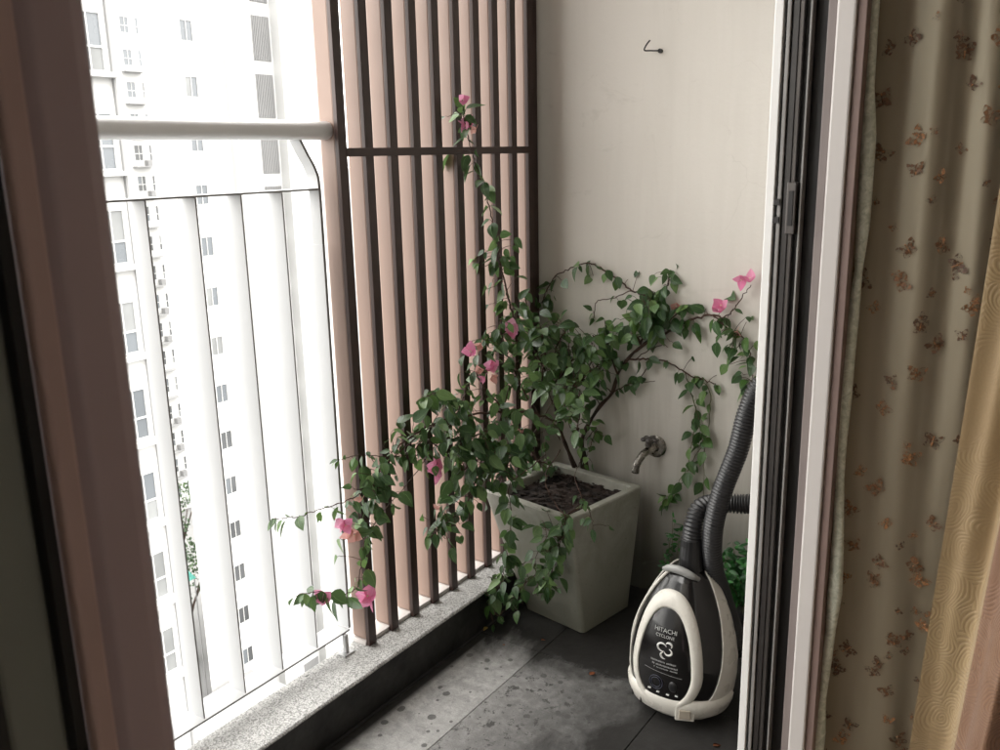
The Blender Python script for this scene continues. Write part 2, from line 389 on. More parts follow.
link('wall', B((-26, 19, GZ), (-16, 30, -33)), M['facade_grey'], Pd2)
bm = bmesh.new(); 
for i in range(8): box(bm, (-25.9, 19.2+1.3*i, -33), (-16.1, 19.3+1.3*i, -32.6))
link('parapet', bm, M['facade'], Pd2)

def quadleaf(bm, lay, c, d, nrm, L, W, tint):
    s = d.cross(nrm).normalized()
    vs = [bm.verts.new(c), bm.verts.new(c+d*L*.5+s*W*.5), bm.verts.new(c+d*L), bm.verts.new(c+d*L*.5-s*W*.5)]
    f = bm.faces.new(vs)
    for l, (u, v) in zip(f.loops, ((.5, 0), (1, .5), (.5, 1), (0, .5))): l[lay] = (tint, u, v, 1)
def tree(x, y, h, label):
    r = empty('street_tree', (x, y, GZ), label=label, cat='tree', group='trees at the foot of the towers')
    bm = bmesh.new(); base = Vector((x, y, GZ))
    tube(bm, smoothpath([base, base+Vector((.2, .1, h*.4)), base+Vector((0, .3, h*.8))], 4), lambda t: .28*(1-t*.7), 7)
    for k in range(5):
        a = k*1.3; tube(bm, smoothpath([base+Vector((.1, .1, h*.4+k*.4)), base+Vector((math.cos(a)*1.2, math.sin(a)*1.2, h*.65+k*.3)), base+Vector((math.cos(a)*2, math.sin(a)*2, h*.85))], 3), lambda t: .11*(1-t*.7), 5)
    link('trunk', bm, M['bark'], r)
    bm = bmesh.new(); lay = bm.loops.layers.color.new('tint')
    for k in range(14):
        cc = base+Vector((random.uniform(-2, 2), random.uniform(-2, 2), h*random.uniform(.6, 1)))
        for j in range(110):
            d = Vector((random.gauss(0, 1), random.gauss(0, 1), random.gauss(0, 1))).normalized()
            quadleaf(bm, lay, cc+d*random.uniform(.3, 1.1), d, Vector((random.gauss(0, 1), random.gauss(0, 1), 1)).normalized(), .3, .2, random.random())
    link('crown', bm, M['tree_leaf'], r, auto=0)
tree(-62.5, 41.8, 11, 'bushy green street tree deep in the gap between the towers, farthest back')
tree(-54.5, 36.6, 8.5, 'smaller green tree in the gap beside the podium')
aw = empty('awning', (-50.5, 34.1, -30), label='small teal awning low in the gap between the towers', cat='awning')
bm = bmesh.new(); 
vs = [bm.verts.new(c) for c in ((-51.2, 33.75, -26.2), (-51.2, 34.5, -26.2), (-49.8, 34.5, -26.8), (-49.8, 33.75, -26.8))]; bm.faces.new(vs)
bmesh.ops.solidify(bm, geom=bm.faces[:], thickness=.08); link('canopy', bm, M['teal'], aw)
bm = bmesh.new(); box(bm, (-49.9, 33.8, GZ), (-49.84, 33.86, -26.8)); box(bm, (-49.9, 34.38, GZ), (-49.84, 34.44, -26.8)); link('post', bm, M['louvre'], aw)

# ------------------------------------------------------------------ balcony shell
XW = -.415       # outer face of the house wall
YW = 2.46        # end wall
bm = bmesh.new(); box(bm, (-1.575, -1.6, -.25), (XW, YW+.2, -.012)); tag(link('balcony_slab', bm, M['grout']), kind='structure')
# slate tiles as one floor of individual slabs
def tiles(bm, mat_pick, x_edges, y_edges):
    for i in range(len(x_edges)-1):
        for j in range(len(y_edges)-1):
            box(bm, (x_edges[i]+.0009, y_edges[j]+.0009, -.011), (x_edges[i+1]-.0009, y_edges[j+1]-.0009, 0), mat_pick(i, j))
bm = bmesh.new(); tiles(bm, lambda i, j: 1 if (i > 1) else 0, [-1.433, -1.425, -1.222, -.82, XW], [-1.6, -1.254, -.454, .346, 1.146, 1.946, YW])
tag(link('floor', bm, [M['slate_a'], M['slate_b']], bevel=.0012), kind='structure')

kerb = empty('balcony_kerb', (-1.5, 0, 0), label='low balcony kerb with dark face and speckled granite top under the railing', cat='kerb')
bm = bmesh.new(); box(bm, (-1.572, -1.6, 0), (-1.4375, YW, .113)); link('kerb_face', bm, M['kerb_dark'], kerb)
bm = bmesh.new()
n = 60
secs = []
for i in range(n+1):
    y = -1.6 + (YW+1.6)*i/n; e = noise.noise(Vector((0, y*14, 3)))*.0025
    secs.append([Vector((-1.579, y, .113)), Vector((-1.434+e, y, .113)), Vector((-1.434+e, y, .1165)), Vector((-1.438+e, y, .120)), Vector((-1.575, y, .120)), Vector((-1.579, y, .117))])
loft(bm, secs); link('kerb_top', bm, M['granite'], kerb)

bm = bmesh.new(); box(bm, (-1.75, YW, -.012), (XW+.14, YW+.2, 2.75))
w = link('end_wall', bm, M['plaster']); tag(w, 'off white plaster end wall of the balcony, stained, damp and painted with corner shade towards the floor', 'wall')
tag(link('balcony_ceiling', B((-1.62, -1.6, 2.62), (XW, YW, 2.80)), M['ceiling']), kind='structure')
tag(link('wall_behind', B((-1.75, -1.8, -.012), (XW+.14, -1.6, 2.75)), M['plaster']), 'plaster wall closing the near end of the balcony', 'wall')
YJ = 1.30
bm = bmesh.new(); box(bm, (XW, YJ+.031, 0), (XW+.11, YW, 2.62)); box(bm, (XW, -1.6, 2.26), (XW+.11, YJ+.031, 2.62)); box(bm, (XW, -1.6, 0), (XW+.11, -1.15, 2.26))
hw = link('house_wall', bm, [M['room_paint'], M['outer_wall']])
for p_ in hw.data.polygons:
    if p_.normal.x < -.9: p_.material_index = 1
pass; tag(hw, 'plastered house wall holding the sliding door, behind the hanging curtains', 'wall')
# room
tag(link('room_floor', B((XW, -2.6, -.2), (3.0, 3.4, -.003)), plain('room floor', (.33, .27, .21), .4)), kind='structure')
tag(link('room_ceiling', B((XW, -2.6, 2.62), (3.2, 3.6, 2.80)), M['ceiling']), kind='structure')
bm = bmesh.new(); box(bm, (3.0, -2.6, 0), (3.2, 3.4, 2.62)); tag(link('room_wall', bm, M['room_wall']), 'pale inner wall of the room facing the balcony door', 'wall')
bm = bmesh.new(); box(bm, (XW, -2.8, 0), (3.2, -2.6, 2.62)); tag(link('room_wall', bm, M['room_wall']), 'pale side wall of the room behind the camera', 'wall')
bm = bmesh.new(); box(bm, (XW, 3.4, 0), (3.2, 3.6, 2.62)); tag(link('room_wall', bm, M['room_wall']), 'pale side wall of the room beyond the curtains', 'wall')
bm = bmesh.new(); box(bm, (XW, YW, 0), (XW+.11, 3.4, 2.62)); box(bm, (XW, -2.6, 0), (XW+.11, -1.8, 2.62)); tag(link('room_wall', bm, M['room_paint']), 'inner outside wall of the room past the balcony', 'wall')

# ------------------------------------------------------------------ sliding door frame (right jamb, head, sill)
DF = empty('sliding_door_frame', (XW, YJ, 0), label='white and black grooved sliding door frame with pinkish reveal at the right of the opening', cat='door frame')
def strip(name, px0, px1, back, mat, front=0.0, z0=0.0, z1=2.24, bev=.0012):
    x0 = (-.3169+(px0-762)*.00112)*YJ; x1 = (-.3169+(px1-762)*.00112)*YJ
    return link(name, B((x0, YJ+front, z0), (x1, YJ+back, z1)), M[mat], DF, bevel=bev)
strip('outer_rail', 756, 764.6, .03, 'alu_white')
strip('groove', 764.6, 767.6, .03, 'near_black', .012, bev=0)
strip('inner_lip', 767.6, 771.5, .03, 'alu_pale', .002)
strip('groove', 771.5, 773.5, .03, 'near_black', .010, bev=0)
strip('brush_seal', 773.5, 778.5, .03, 'alu_dark', .004, bev=0)
strip('track_channel', 778.5, 783.2, .03, 'alu_grey', .006)
strip('groove', 783.2, 789.6, .03, 'near_black', .014, bev=0)
strip('track_lip', 789.6, 791.3, .03, 'alu_pale', .001, bev=.0004)
strip('track_recess', 791.3, 805, .03, 'near_black', .018, bev=0)
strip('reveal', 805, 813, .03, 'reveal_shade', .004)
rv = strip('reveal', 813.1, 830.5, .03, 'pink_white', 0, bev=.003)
strip('trim', 830.6, 839, .03, 'trim', .006)
zs1 = P(790, 182, 'y', YJ).z; zs0 = P(792, 234, 'y', YJ).z
strip('strike_plate', 778.0, 787.0, .02, 'alu_grey', -.005, zs0, zs1)
sp_ = strip('strike_slot', 780.2, 784.6, .0, 'near_black', -.0065, zs0+.012, zs1-.012, 0)
for pyy in (202, 220):
    zc = P(776, pyy, 'y', YJ).z
    strip('screw_hole', 764.9, 770.5, .004, 'near_black', -.001, zc-.0045, zc+.0045, 0)
# head and sill close the opening
link('door_head', B((XW+.002, -1.15, 2.2), (XW+.112, YJ, 2.258)), M['alu_white'], DF, bevel=.002)
bm = bmesh.new(); box(bm, (XW+.002, -1.15, .001), (XW+.112, YJ-.001, .022)); box(bm, (XW+.03, -1.15, .022), (XW+.036, YJ-.001, .034)); box(bm, (XW+.07, -1.15, .022), (XW+.076, YJ-.001, .034))
link('door_sill', bm, M['alu_grey'], DF)
# left leaf: mauve stile seen close, glass beyond
DL = empty('sliding_door_leaf', (-.405, .21, .03), label='out of focus mauve brown sliding door leaf filling the left edge', cat='door')
bm = bmesh.new(); y1 = .2575; y0 = .2085
prof = [(-.452, y1-.004), (-.449, y1), (-.410, y1), (-.404, y1-.003), (-.400, y1-.012), (-.396, y0+.016), (-.400, y0+.009), (-.400, y0), (-.452, y0)]
loft(bm, [[Vector((x, y, z)) for x, y in prof] for z in (.03, 2.2)]); link('stile', bm, M['mauve'], DL, bevel=.0015)
link('stile_lip', B((-.404, y0-.003, .03), (-.3945, y0+.0085, 2.2)), M['mauve_light'], DL, bevel=.002)
link('gasket', B((-.418, y0-.009, .03), (-.402, y0-.0035, 2.2)), M['near_black'], DL)
link('second_stile', B((-.432, y0-.038, .03), (-.408, y0-.0095, 2.2)), M['green_grey'], DL, bevel=.003)
link('gasket', B((-.436, y0-.045, .03), (-.405, y0-.0385, 2.2)), M['near_black'], DL)
link('second_stile', B((-.436, y0-.105, .03), (-.402, y0-.0455, 2.2)), M['green_grey'], DL, bevel=.003)
bm = bmesh.new(); box(bm, (-.44, -1.15, .03), (-.408, y0-.106, .11)); box(bm, (-.44, -1.15, 2.12), (-.408, y0-.106, 2.2)); box(bm, (-.44, -1.15, .11), (-.408, -1.09, 2.12)); link('frame_rail', bm, M['mauve'], DL)
link('glass_pane', B((-.428, -1.088, .112), (-.420, y0-.107, 2.118)), M['glass'], DL)

# ------------------------------------------------------------------ railing
RX = -1.55
R = empty('balcony_railing', (RX, 1.0, .12), label='white metal balcony railing with thick round handrail and flat balusters', cat='railing')
def capsule(y, hw, hh, zc, xc, n=20):
    out = []
    for k in range(n):
        a = 2*PI*k/n; c, s = math.cos(a), math.sin(a)
        out.append(Vector((xc+hw*abs(c)**.8*(1 if c > 0 else -1), y, zc+hh*abs(s)**.8*(1 if s > 0 else -1))))
    return out
bm = bmesh.new(); loft(bm, [capsule(y, .030, .0215, 1.4625, RX-.01) for y in (-1.6, 0, 1, 1.556)]); link('handrail', bm, M['hand_rail'], R, smooth=True)
def flat(name, a, b):   # a flat bar whose edge towards the room has its shade painted as a narrow grey strip
    bm = bmesh.new(); box(bm, a, b)
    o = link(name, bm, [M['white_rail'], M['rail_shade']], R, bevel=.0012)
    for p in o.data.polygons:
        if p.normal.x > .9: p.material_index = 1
    return o
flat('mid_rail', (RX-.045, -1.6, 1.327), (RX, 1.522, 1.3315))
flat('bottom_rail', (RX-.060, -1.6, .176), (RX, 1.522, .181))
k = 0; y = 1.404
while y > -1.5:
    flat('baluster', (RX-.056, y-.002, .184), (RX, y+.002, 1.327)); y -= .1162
# end post with its bent head
bm = bmesh.new()
pts = [(RX-.01, 1.476, 1.443), (RX-.006, 1.492, 1.41), (RX-.004, 1.512, 1.375), (RX-.003, 1.5205, 1.335), (RX-.003, 1.5215, 1.2)]
for a, b in zip(smoothpath(pts, 4), smoothpath(pts, 4)[1:]): pass
pp = smoothpath(pts, 5); loft(bm, [[q+Vector((.003, -.004, 0)), q+Vector((.003, .004, 0)), q+Vector((-.03, .004, 0)), q+Vector((-.03, -.004, 0))] for q in pp]); 
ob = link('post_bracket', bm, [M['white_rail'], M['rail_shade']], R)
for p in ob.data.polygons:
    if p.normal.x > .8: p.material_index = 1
flat('post', (RX-.050, 1.5175, .184), (RX+.0005, 1.5255, 1.2))
link('foot_post', B((RX-.004, 1.495, .1245), (RX+.008, 1.507, .176)), M['white_rail'], R, bevel=.002)
link('foot_plate', B((RX-.012, 1.482, .1205), (RX+.016, 1.520, .1240)), M['white_rail'], R, bevel=.001)
link('foot_post', B((RX-.012, -.2, .1215), (RX+.014, -.175, .176)), M['white_rail'], R, bevel=.002)

# ------------------------------------------------------------------ slatted screen
SX = -1.516
S = empty('slatted_screen', (SX, 1.57, .12), label='tall privacy screen of pink beige vertical slats behind dark brown steel bars', cat='screen')
for k in range(10):
    y = 1.572 + .0918*k
    link('bar', B((SX-.012, y-.014, .1215), (SX, y+.014, 2.62)), M['brown'], S, bevel=.001)
    link('slat', B((SX-.066, y-.010, .132), (SX-.0125, y+.010, 2.62)), M['fin'], S, bevel=.006)
link('crossbar', B((SX-.011, 1.5815, 1.402), (SX+.001, 2.4, 1.422)), M['brown'], S, bevel=.001)
link('crossbar', B((SX-.011, 1.5815, 2.3), (SX+.001, 2.4, 2.32)), M['brown'], S, bevel=.001)
link('base_rail', B((SX-.07, 1.556, .1205), (SX-.0125, 2.44, .1315)), M['pink_white'], S, bevel=.001)
link('gap_shade', B((SX-.066, 2.425, .132), (SX-.0125, YW-.003, 2.62)), M['brown'], S)  # dark strip painting the shadowed gap beside the end wall

# ------------------------------------------------------------------ planter
pc = [P(585, 515, 'z', .388), P(645, 480, 'z', .388), P(560, 458, 'z', .388), P(497, 483, 'z', .388)]
ctr = sum(pc, Vector())/4
pot = empty('planter', (ctr.x, ctr.y, 0), label='square tapered cement planter holding the bougainvillea', cat='planter')
fx = (pc[0]-pc[3]+pc[1]-pc[2]); fx.z = 0; fx = fx.normalized(); fy = Vector((-fx.y, fx.x, 0))
hw = .176
if ctr.y + hw*1.25 > YW: ctr.y = YW - hw*1.22
def sq(c, h, z, r=.012, n=3):
    out = []
    for q, (sx, sy) in enumerate(((1, 1), (-1, 1), (-1, -1), (1, -1))):
        for k in range(n+1):
            a = PI/2*(q+k/n); out.append(c + fx*(sx*(h-r)+r*math.cos(a)) + fy*(sy*(h-r)+r*math.sin(a)) + Vector((0, 0, z)))
    return out
c0 = Vector((ctr.x, ctr.y, 0)); cb = Vector((-1.161, 2.096, 0)) - (fx*1 - fy*1)*.116
if False: pass
bm = bmesh.new(); secs = []
for i in range(9):
    t = i/8; secs.append(sq(cb.lerp(c0, t), .116+(hw-.116)*t, .004+.380*t))
secs += [sq(c0, hw-.003, .388, .011), sq(c0, hw-.024, .388, .008), sq(c0, hw-.028, .384, .008), sq(c0, hw-.036, .30, .008)]
loft(bm, secs)
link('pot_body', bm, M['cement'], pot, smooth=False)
bm = bmesh.new(); g = 22; vv = {}
for i in range(g+1):
    for j in range(g+1):
        p = c0 + fx*((i/g-.5)*2*(hw-.030)) + fy*((j/g-.5)*2*(hw-.030))
        vv[i, j] = bm.verts.new(p + Vector((0, 0, .358+.014*noise.noise(p*28)+.006*noise.noise(p*90))))
for i in range(g):
    for j in range(g): bm.faces.new((vv[i, j], vv[i+1, j], vv[i+1, j+1], vv[i, j+1]))
for _ in range(260):
    p = c0 + fx*random.uniform(-.14, .14) + fy*random.uniform(-.14, .14) + Vector((0, 0, .362+random.random()*.008)); s = random.uniform(.003, .009)
    bmesh.ops.create_icosphere(bm, subdivisions=1, radius=s, matrix=Matrix.Translation(p) @ Matrix.Rotation(random.random()*3, 4, 'X') @ Matrix.Diagonal((1.5, .8, .5, 1)))
link('soil', bm, M['soil'], pot)

# ------------------------------------------------------------------ bougainvillea
TRB = P(584, 474, 'z', .365)
BG = empty('bougainvillea', TRB, label='tall straggling bougainvillea with pink flowers growing in the cement planter', cat='plant')
def add_leaf(bm, lay, base, d, nrm, L, W, tint, fold=.25, curl=.35, mi=0, heart=True):
    d = d.normalized(); s = d.cross(nrm)
    if s.length < 1e-3: s = d.orthogonal()
    s.normalize(); n = s.cross(d).normalized()
    st = ((0, .10), (.10, .62), (.28, 1.0), (.50, .92), (.72, .60), (.88, .27), (1.0, .0)) if heart else ((0, .1), (.2, .7), (.45, 1.0), (.7, .8), (.88, .4), (1, 0.))
    wob = random.uniform(-.25, .25)
    pts = []
    for t, w in st:
        c = base + d*(L*(t - .10*curl*t*t)) + n*(-curl*L*t*t*.55) + s*(wob*L*t*(1-t)*.5)
        e = s*(W*.5*w); f = n*(fold*W*.5*w)
        pts.append((bm.verts.new(c+e+f), bm.verts.new(c), bm.verts.new(c-e+f), t))
    for a, b in zip(pts, pts[1:]):
        for (p, q, u0_, u1_) in ((0, 1, 1., .5), (1, 2, .5, 0.)):
            try: f = bm.faces.new((a[p], a[q], b[q], b[p]))
            except ValueError: continue
            f.material_index = mi; f.smooth = True
            for l, uv in zip(f.loops, ((u0_, a[3]), (u1_, a[3]), (u1_, b[3]), (u0_, b[3]))): l[lay] = (tint, uv[0], uv[1], 1)
G = lambda s=1: random.gauss(0, s)
VIEW = Vector((.35, -.8, .35))
def leaf_here(bm, tw, lay, p, out, size, young=0.0, tintbase=0.0):
    pet = (out.normalized()*.6 + Vector((G(.35), G(.35), G(.35)+.1))).normalized()
    q = p + pet*size*random.uniform(.15, .35)
    tube(tw, [p, (p+q)/2+Vector((0, 0, .002)), q], .0006, 4, False)
    d = (Vector((0, 0, -.85)) + pet*.75 + Vector((G(.35), G(.35), G(.3)))).normalized()
    nrm = (VIEW*random.uniform(.1, 1.1) + Vector((-.35, -.2, .55)) + Vector((G(.55), G(.55), G(.45)))).normalized()
    tint = min(1, max(0, tintbase + random.random()**2.2*.9))
    k_ = random.uniform(.5, 1.25)
    if q.y > YW-.05: d.y = -abs(d.y)
    add_leaf(bm, lay, q, d, nrm, size*k_, size*k_*random.uniform(.5, .72), tint, random.uniform(.1, .45), random.uniform(.0, .6), 1 if random.random() < young else 0)
def pts_of(spec):
    out = []; last = None
    for s in spec:
        if isinstance(s, Vector): out.append(s.copy())
        else: out.append(P(*s))
        lim = YW - .016
        if out[-1].y > lim:      # keep every stem in front of the end wall
            q = out[-1]; out[-1] = CAM + (q-CAM)*(lim/q.y)
    return out
branch_pts = []
def branch(spec, r0_, r1_, leaves=0, size=.042, young=.06, start=.1, end=1.0, wig=.006, side=1, tint=0., mat='twig', clump=.5):
    leaves = int(leaves*1.95); size *= 1.13; r0_ *= 1.3; r1_ *= 1.45
    path = smoothpath(pts_of(spec), 7)
    path = [p + Vector((G(1), G(1), G(1)))*wig*.25 if 0 < i < len(path)-1 else p for i, p in enumerate(path)]
    tw = bmesh.new(); tube(tw, path, lambda t: r0_+(r1_-r0_)*t, 7)
    bm = bmesh.new(); lay = bm.loops.layers.color.new('tint')
    total = sum((b-a).length for a, b in zip(path, path[1:]))
    nodes = max(1, int(leaves/(2.2 if clump > 0 else 1)))
    for i in range(nodes):
        if leaves == 0: break
        t = start + (end-start)*(i+random.random()*.8)/nodes; idx = min(len(path)-2, int(t*(len(path)-1)))
        p = path[idx].lerp(path[idx+1], t*(len(path)-1)-idx)
        tg = (path[idx+1]-path[idx]).normalized()
        for _ in range(random.choice((1, 2, 3)) if clump > 0 else 1):
            o = Vector((G(), G(), G())); o = (o - tg*o.dot(tg)).normalized()
            pp = p
            if random.random() < clump:      # short side shoot
                e = p + (o + Vector((0, -.2, .1))).normalized()*random.uniform(.012, .062)
                tube(tw, smoothpath([p, (p+e)/2+Vector((0, 0, .004)), e], 3), .0009, 5, False); pp = e
            leaf_here(bm, tw, lay, pp, o, size, young, tint)
    if leaves:      # growing tip
        for _ in range(3): leaf_here(bm, tw, lay, path[-1], (path[-1]-path[-2]).normalized()+Vector((G(.4), G(.4), G(.4))), size*.75, young+.25, tint+.2)
    b = link('branch', tw, M[mat], BG, smooth=True)
    if leaves: link('foliage', bm, [M['leaf'], M['leaf_young']], b, world=True, auto=0) 
    else: bm.free()
    return path
# link() with a parent's parent works because parts sit at the thing's own origin
T1 = [TRB, (582, 455, 'y', TRB.y), (582, 440, 'y', TRB.y+.005), (588, 425, 'y', TRB.y+.01), (600, 406, 'y', TRB.y+.015), (612, 393, 'y', TRB.y+.02), (619, 372, 'y', TRB.y+.02), (634, 352, 'y', TRB.y+.02), (652, 338, 'y', TRB.y+.02)]
Y = TRB.y
tw = bmesh.new(); tube(tw, smoothpath(pts_of(T1), 6), lambda t: .0085-.0048*t+.0012*math.sin(t*40), 9)
tube(tw, smoothpath(pts_of([P(576, 475, 'z', .362), (571, 458, 'y', Y-.02), (563, 438, 'y', Y-.03), (557, 415, 'y', Y-.05), (553, 388, 'y', Y-.06)]), 6), lambda t: .0075-.003*t+.001*math.sin(t*33), 8)
tube(tw, smoothpath(pts_of([P(588, 473, 'z', .362), (584, 452, 'y', Y+.01), (577, 437, 'y', Y+.01), (578, 428, 'y', Y+.01)]), 5), lambda t: .0065-.001*t, 8)
tube(tw, smoothpath(pts_of([P(580, 476, 'z', .362), (574, 462, 'y', Y), (566, 446, 'y', Y), (560, 430, 'y', Y)]), 5), lambda t: .005-.002*t, 7)
link('trunk', tw, M['bark'], BG, smooth=True)
yb = Y+.02
# right-hand limbs against the wall
branch([(634, 352, 'y', yb), (660, 336, 'y', yb), (690, 320, 'y', yb), (712, 315, 'y', yb-.01), (722, 318, 'y', yb-.02)], .0035, .0018, 9, .04, start=.25, clump=.3)
branch([(640, 345, 'y', yb), (650, 322, 'y', yb), (655, 305, 'y', yb)], .003, .0016, 16, .044, clump=.6)
branch([(655, 305, 'y', yb), (648, 296, 'y', yb), (632, 291, 'y', yb), (620, 280, 'y', yb), (600, 268, 'y', yb), (588, 263, 'y', yb), (573, 267, 'y', yb), (556, 276, 'y', yb), (547, 290, 'y', yb), (542, 303, 'y', yb)], .0022, .0012, 15, .036, clump=.2)
branch([(632, 291, 'y', yb), (612, 298, 'y', yb), (597, 302, 'y', yb), (594, 318, 'y', yb)], .0014, .0008, 3, .03, clump=.1)
branch([(655, 305, 'y', yb), (664, 296, 'y', yb), (668, 285, 'y', yb), (670, 272, 'y', yb)], .0016, .001, 11, .042, clump=.5)
branch([(625, 360, 'y', yb), (643, 359, 'y', yb), (664, 361, 'y', yb), (682, 370, 'y', yb), (697, 378, 'y', yb), (714, 384, 'y', yb)], .0025, .0011, 11, .032, clump=.1)
branch([(684, 371, 'y', yb), (690, 388, 'y', yb+.01), (695, 408, 'y', yb+.02), (694, 430, 'y', yb+.03), (689, 455, 'y', yb+.03), (686, 478, 'y', yb+.03), (668, 497, 'y', yb+.03)], .0013, .0008, 6, .040, young=.2, clump=.0, mat='green_twig')
branch([(690, 388, 'y', yb+.01), (700, 425, 'y', yb+.02), (704, 455, 'y', yb+.02), (703, 500, 'y', yb+.02)], .0013, .0007, 7, .036, young=.25, clump=.0, mat='green_twig')
branch([(700, 378, 'y', yb), (710, 395, 'y', yb), (708, 430, 'y', yb), (698, 452, 'y', yb), (680, 480, 'y', yb), (665, 505, 'y', yb+.03)], .0012, .0007, 7, .034, young=.3, clump=.0, mat='green_twig')
branch([(722, 318, 'y', yb-.02), (732, 312, 'y', yb-.02), (742, 298, 'y', yb-.02), (751, 285, 'y', yb-.02)], .0016, .0008, 0)
branch([(712, 315, 'y', yb-.02), (730, 330, 'y', yb-.03), (744, 340, 'y', yb-.03), (752, 365, 'y', yb-.03), (752, 395, 'y', yb-.02)], .0018, .0009, 24, .042, clump=.5)
branch([(618, 375, 'y', yb), (607, 345, 'y', yb-.03), (605, 322, 'y', yb-.04)], .0025, .0012, 18, .04, clump=.6)
branch([(612, 393, 'y', yb), (628, 385, 'y', yb-.01), (640, 378, 'y', yb-.01)], .0016, .0008, 5, .036, clump=.1)
branch([(640, 345, 'y', yb), (634, 325, 'y', yb-.03), (642, 308, 'y', yb-.05), (650, 300, 'y', yb-.05)], .0025, .0012, 20, .044, clump=.6)
branch([(652, 338, 'y', yb), (668, 322, 'y', yb-.02), (684, 306, 'y', yb-.02)], .0018, .0009, 11, .046, clump=.4)
# middle mass
ym = Y-.06
branch([(553, 388, 'y', ym), (570, 362, 'y', ym), (583, 345, 'y', ym), (597, 335, 'y', ym)], .0032, .0013, 26, .042, clump=.7)
branch([(553, 388, 'y', ym), (552, 362, 'y', ym), (560, 340, 'y', ym), (568, 327, 'y', ym-.02)], .0032, .0013, 20, .042, clump=.7)
branch([(560, 415, 'y', ym), (577, 385, 'y', ym-.02), (590, 372, 'y', ym-.02), (602, 362, 'y', ym-.02)], .0025, .0012, 20, .042, clump=.6, tint=.05)
branch([(557, 405, 'y', ym), (568, 385, 'y', ym-.06), (577, 388, 'y', ym-.09), (580, 405, 'y', ym-.09), (578, 428, 'y', ym-.09)], .0018, .001, 26, .046, clump=.5, tint=.32)
branch([(555, 390, 'y', ym), (535, 350, 'y', ym-.02), (528, 322, 'y', ym-.02), (525, 296, 'y', ym-.02)], .003, .0013, 30, .04, clump=.6)
branch([(535, 350, 'y', ym-.02), (515, 320, 'x', -1.46), (507, 292, 'x', -1.465), (500, 262, 'x', -1.47), (496, 240, 'x', -1.47)], .0025, .0014, 30, .04, clump=.5, start=.2)
branch([(496, 240, 'x', -1.47), (490, 212, 'x', -1.475), (485, 190, 'x', -1.475), (476, 165, 'x', -1.475), (470, 145, 'x', -1.475), (466, 128, 'x', -1.475), (463, 108, 'x', -1.475)], .0014, .0008, 17, .042, clump=.1)
branch([(528, 400, 'x', -1.40), (515, 372, 'x', -1.43), (505, 350, 'x', -1.44), (500, 322, 'x', -1.45)], .0022, .0012, 30, .040, clump=.6)
branch([(540, 395, 'y', ym-.05), (545, 352, 'y', ym-.08), (540, 325, 'y', ym-.08)], .0022, .0012, 26, .042, clump=.6)
# left-hand limbs in front of the screen
branch([(560, 422, 'y', ym), (532, 413, 'x', -1.37), (505, 412, 'x', -1.42), (470, 415, 'x', -1.45), (440, 421, 'x', -1.46), (412, 436, 'x', -1.46), (392, 452, 'x', -1.46)], .0030, .0016, 30, .044, clump=.5)
branch([(505, 412, 'x', -1.42), (488, 392, 'x', -1.45), (476, 372, 'x', -1.46), (480, 350, 'x', -1.46), (486, 338, 'x', -1.46)], .002, .001, 18, .036, clump=.5)
branch([(455, 418, 'x', -1.45), (462, 402, 'x', -1.455), (466, 386, 'x', -1.46)], .0014, .0008, 14, .038, clump=.4)
branch([(455, 418, 'x', -1.455), (448, 400, 'x', -1.455), (438, 393, 'x', -1.455), (424, 398, 'x', -1.455)], .0013, .0008, 16, .044, clump=.2)
branch([(530, 430, 'x', -1.36), (500, 428, 'x', -1.40), (475, 436, 'x', -1.42), (455, 448, 'x', -1.43)], .002, .0012, 42, .044, clump=.7)
branch([(530, 452, 'x', -1.34), (505, 450, 'x', -1.37), (482, 458, 'x', -1.40), (462, 470, 'x', -1.42)], .002, .0012, 44, .046, clump=.7)
branch([(540, 440, 'x', -1.33), (518, 440, 'x', -1.36), (508, 465, 'x', -1.37), (498, 485, 'x', -1.38)], .002, .0012, 26, .042, clump=.6)
branch([(470, 455, 'x', -1.42), (445, 452, 'x', -1.45), (425, 440, 'x', -1.46), (410, 455, 'x', -1.46)], .0015, .0009, 20, .034, young=.12, clump=.4)
branch([(482, 458, 'x', -1.40), (474, 485, 'x', -1.42), (464, 508, 'x', -1.44), (448, 522, 'x', -1.45), (432, 536, 'x', -1.45)], .0018, .001, 40, .038, clump=.5)
branch([(440, 421, 'x', -1.46), (425, 431, 'x', -1.465), (402, 450, 'x', -1.47), (384, 466, 'x', -1.47), (368, 480, 'x', -1.47)], .0016, .001, 18, .036, clump=.4)
branch([(384, 466, 'x', -1.47), (374, 488, 'x', -1.47), (370, 515, 'x', -1.47), (364, 545, 'x', -1.47)], .0014, .0009, 34, .040, clump=.4)
branch([(364, 545, 'x', -1.47), (360, 570, 'x', -1.47), (356, 588, 'x', -1.47), (336, 596, 'x', -1.475), (318, 592, 'x', -1.48), (306, 594, 'x', -1.48)], .0011, .0006, 17, .040, young=.2, clump=.1)
branch([(372, 487, 'x', -1.47), (350, 499, 'x', -1.475), (325, 508, 'x', -1.48), (300, 516, 'x', -1.48), (277, 519, 'x', -1.48)], .0012, .0006, 9, .034, clump=.0)
branch([(418, 455, 'x', -1.46), (388, 457, 'x', -1.47), (360, 455, 'x', -1.475), (340, 460, 'x', -1.48)], .0010, .0006, 5, .028, clump=.0)
branch([(440, 440, 'x', -1.46), (402, 490, 'x', -1.47), (380, 515, 'x', -1.47), (372, 530, 'x', -1.47)], .0009, .0005, 4, .03, clump=.0)
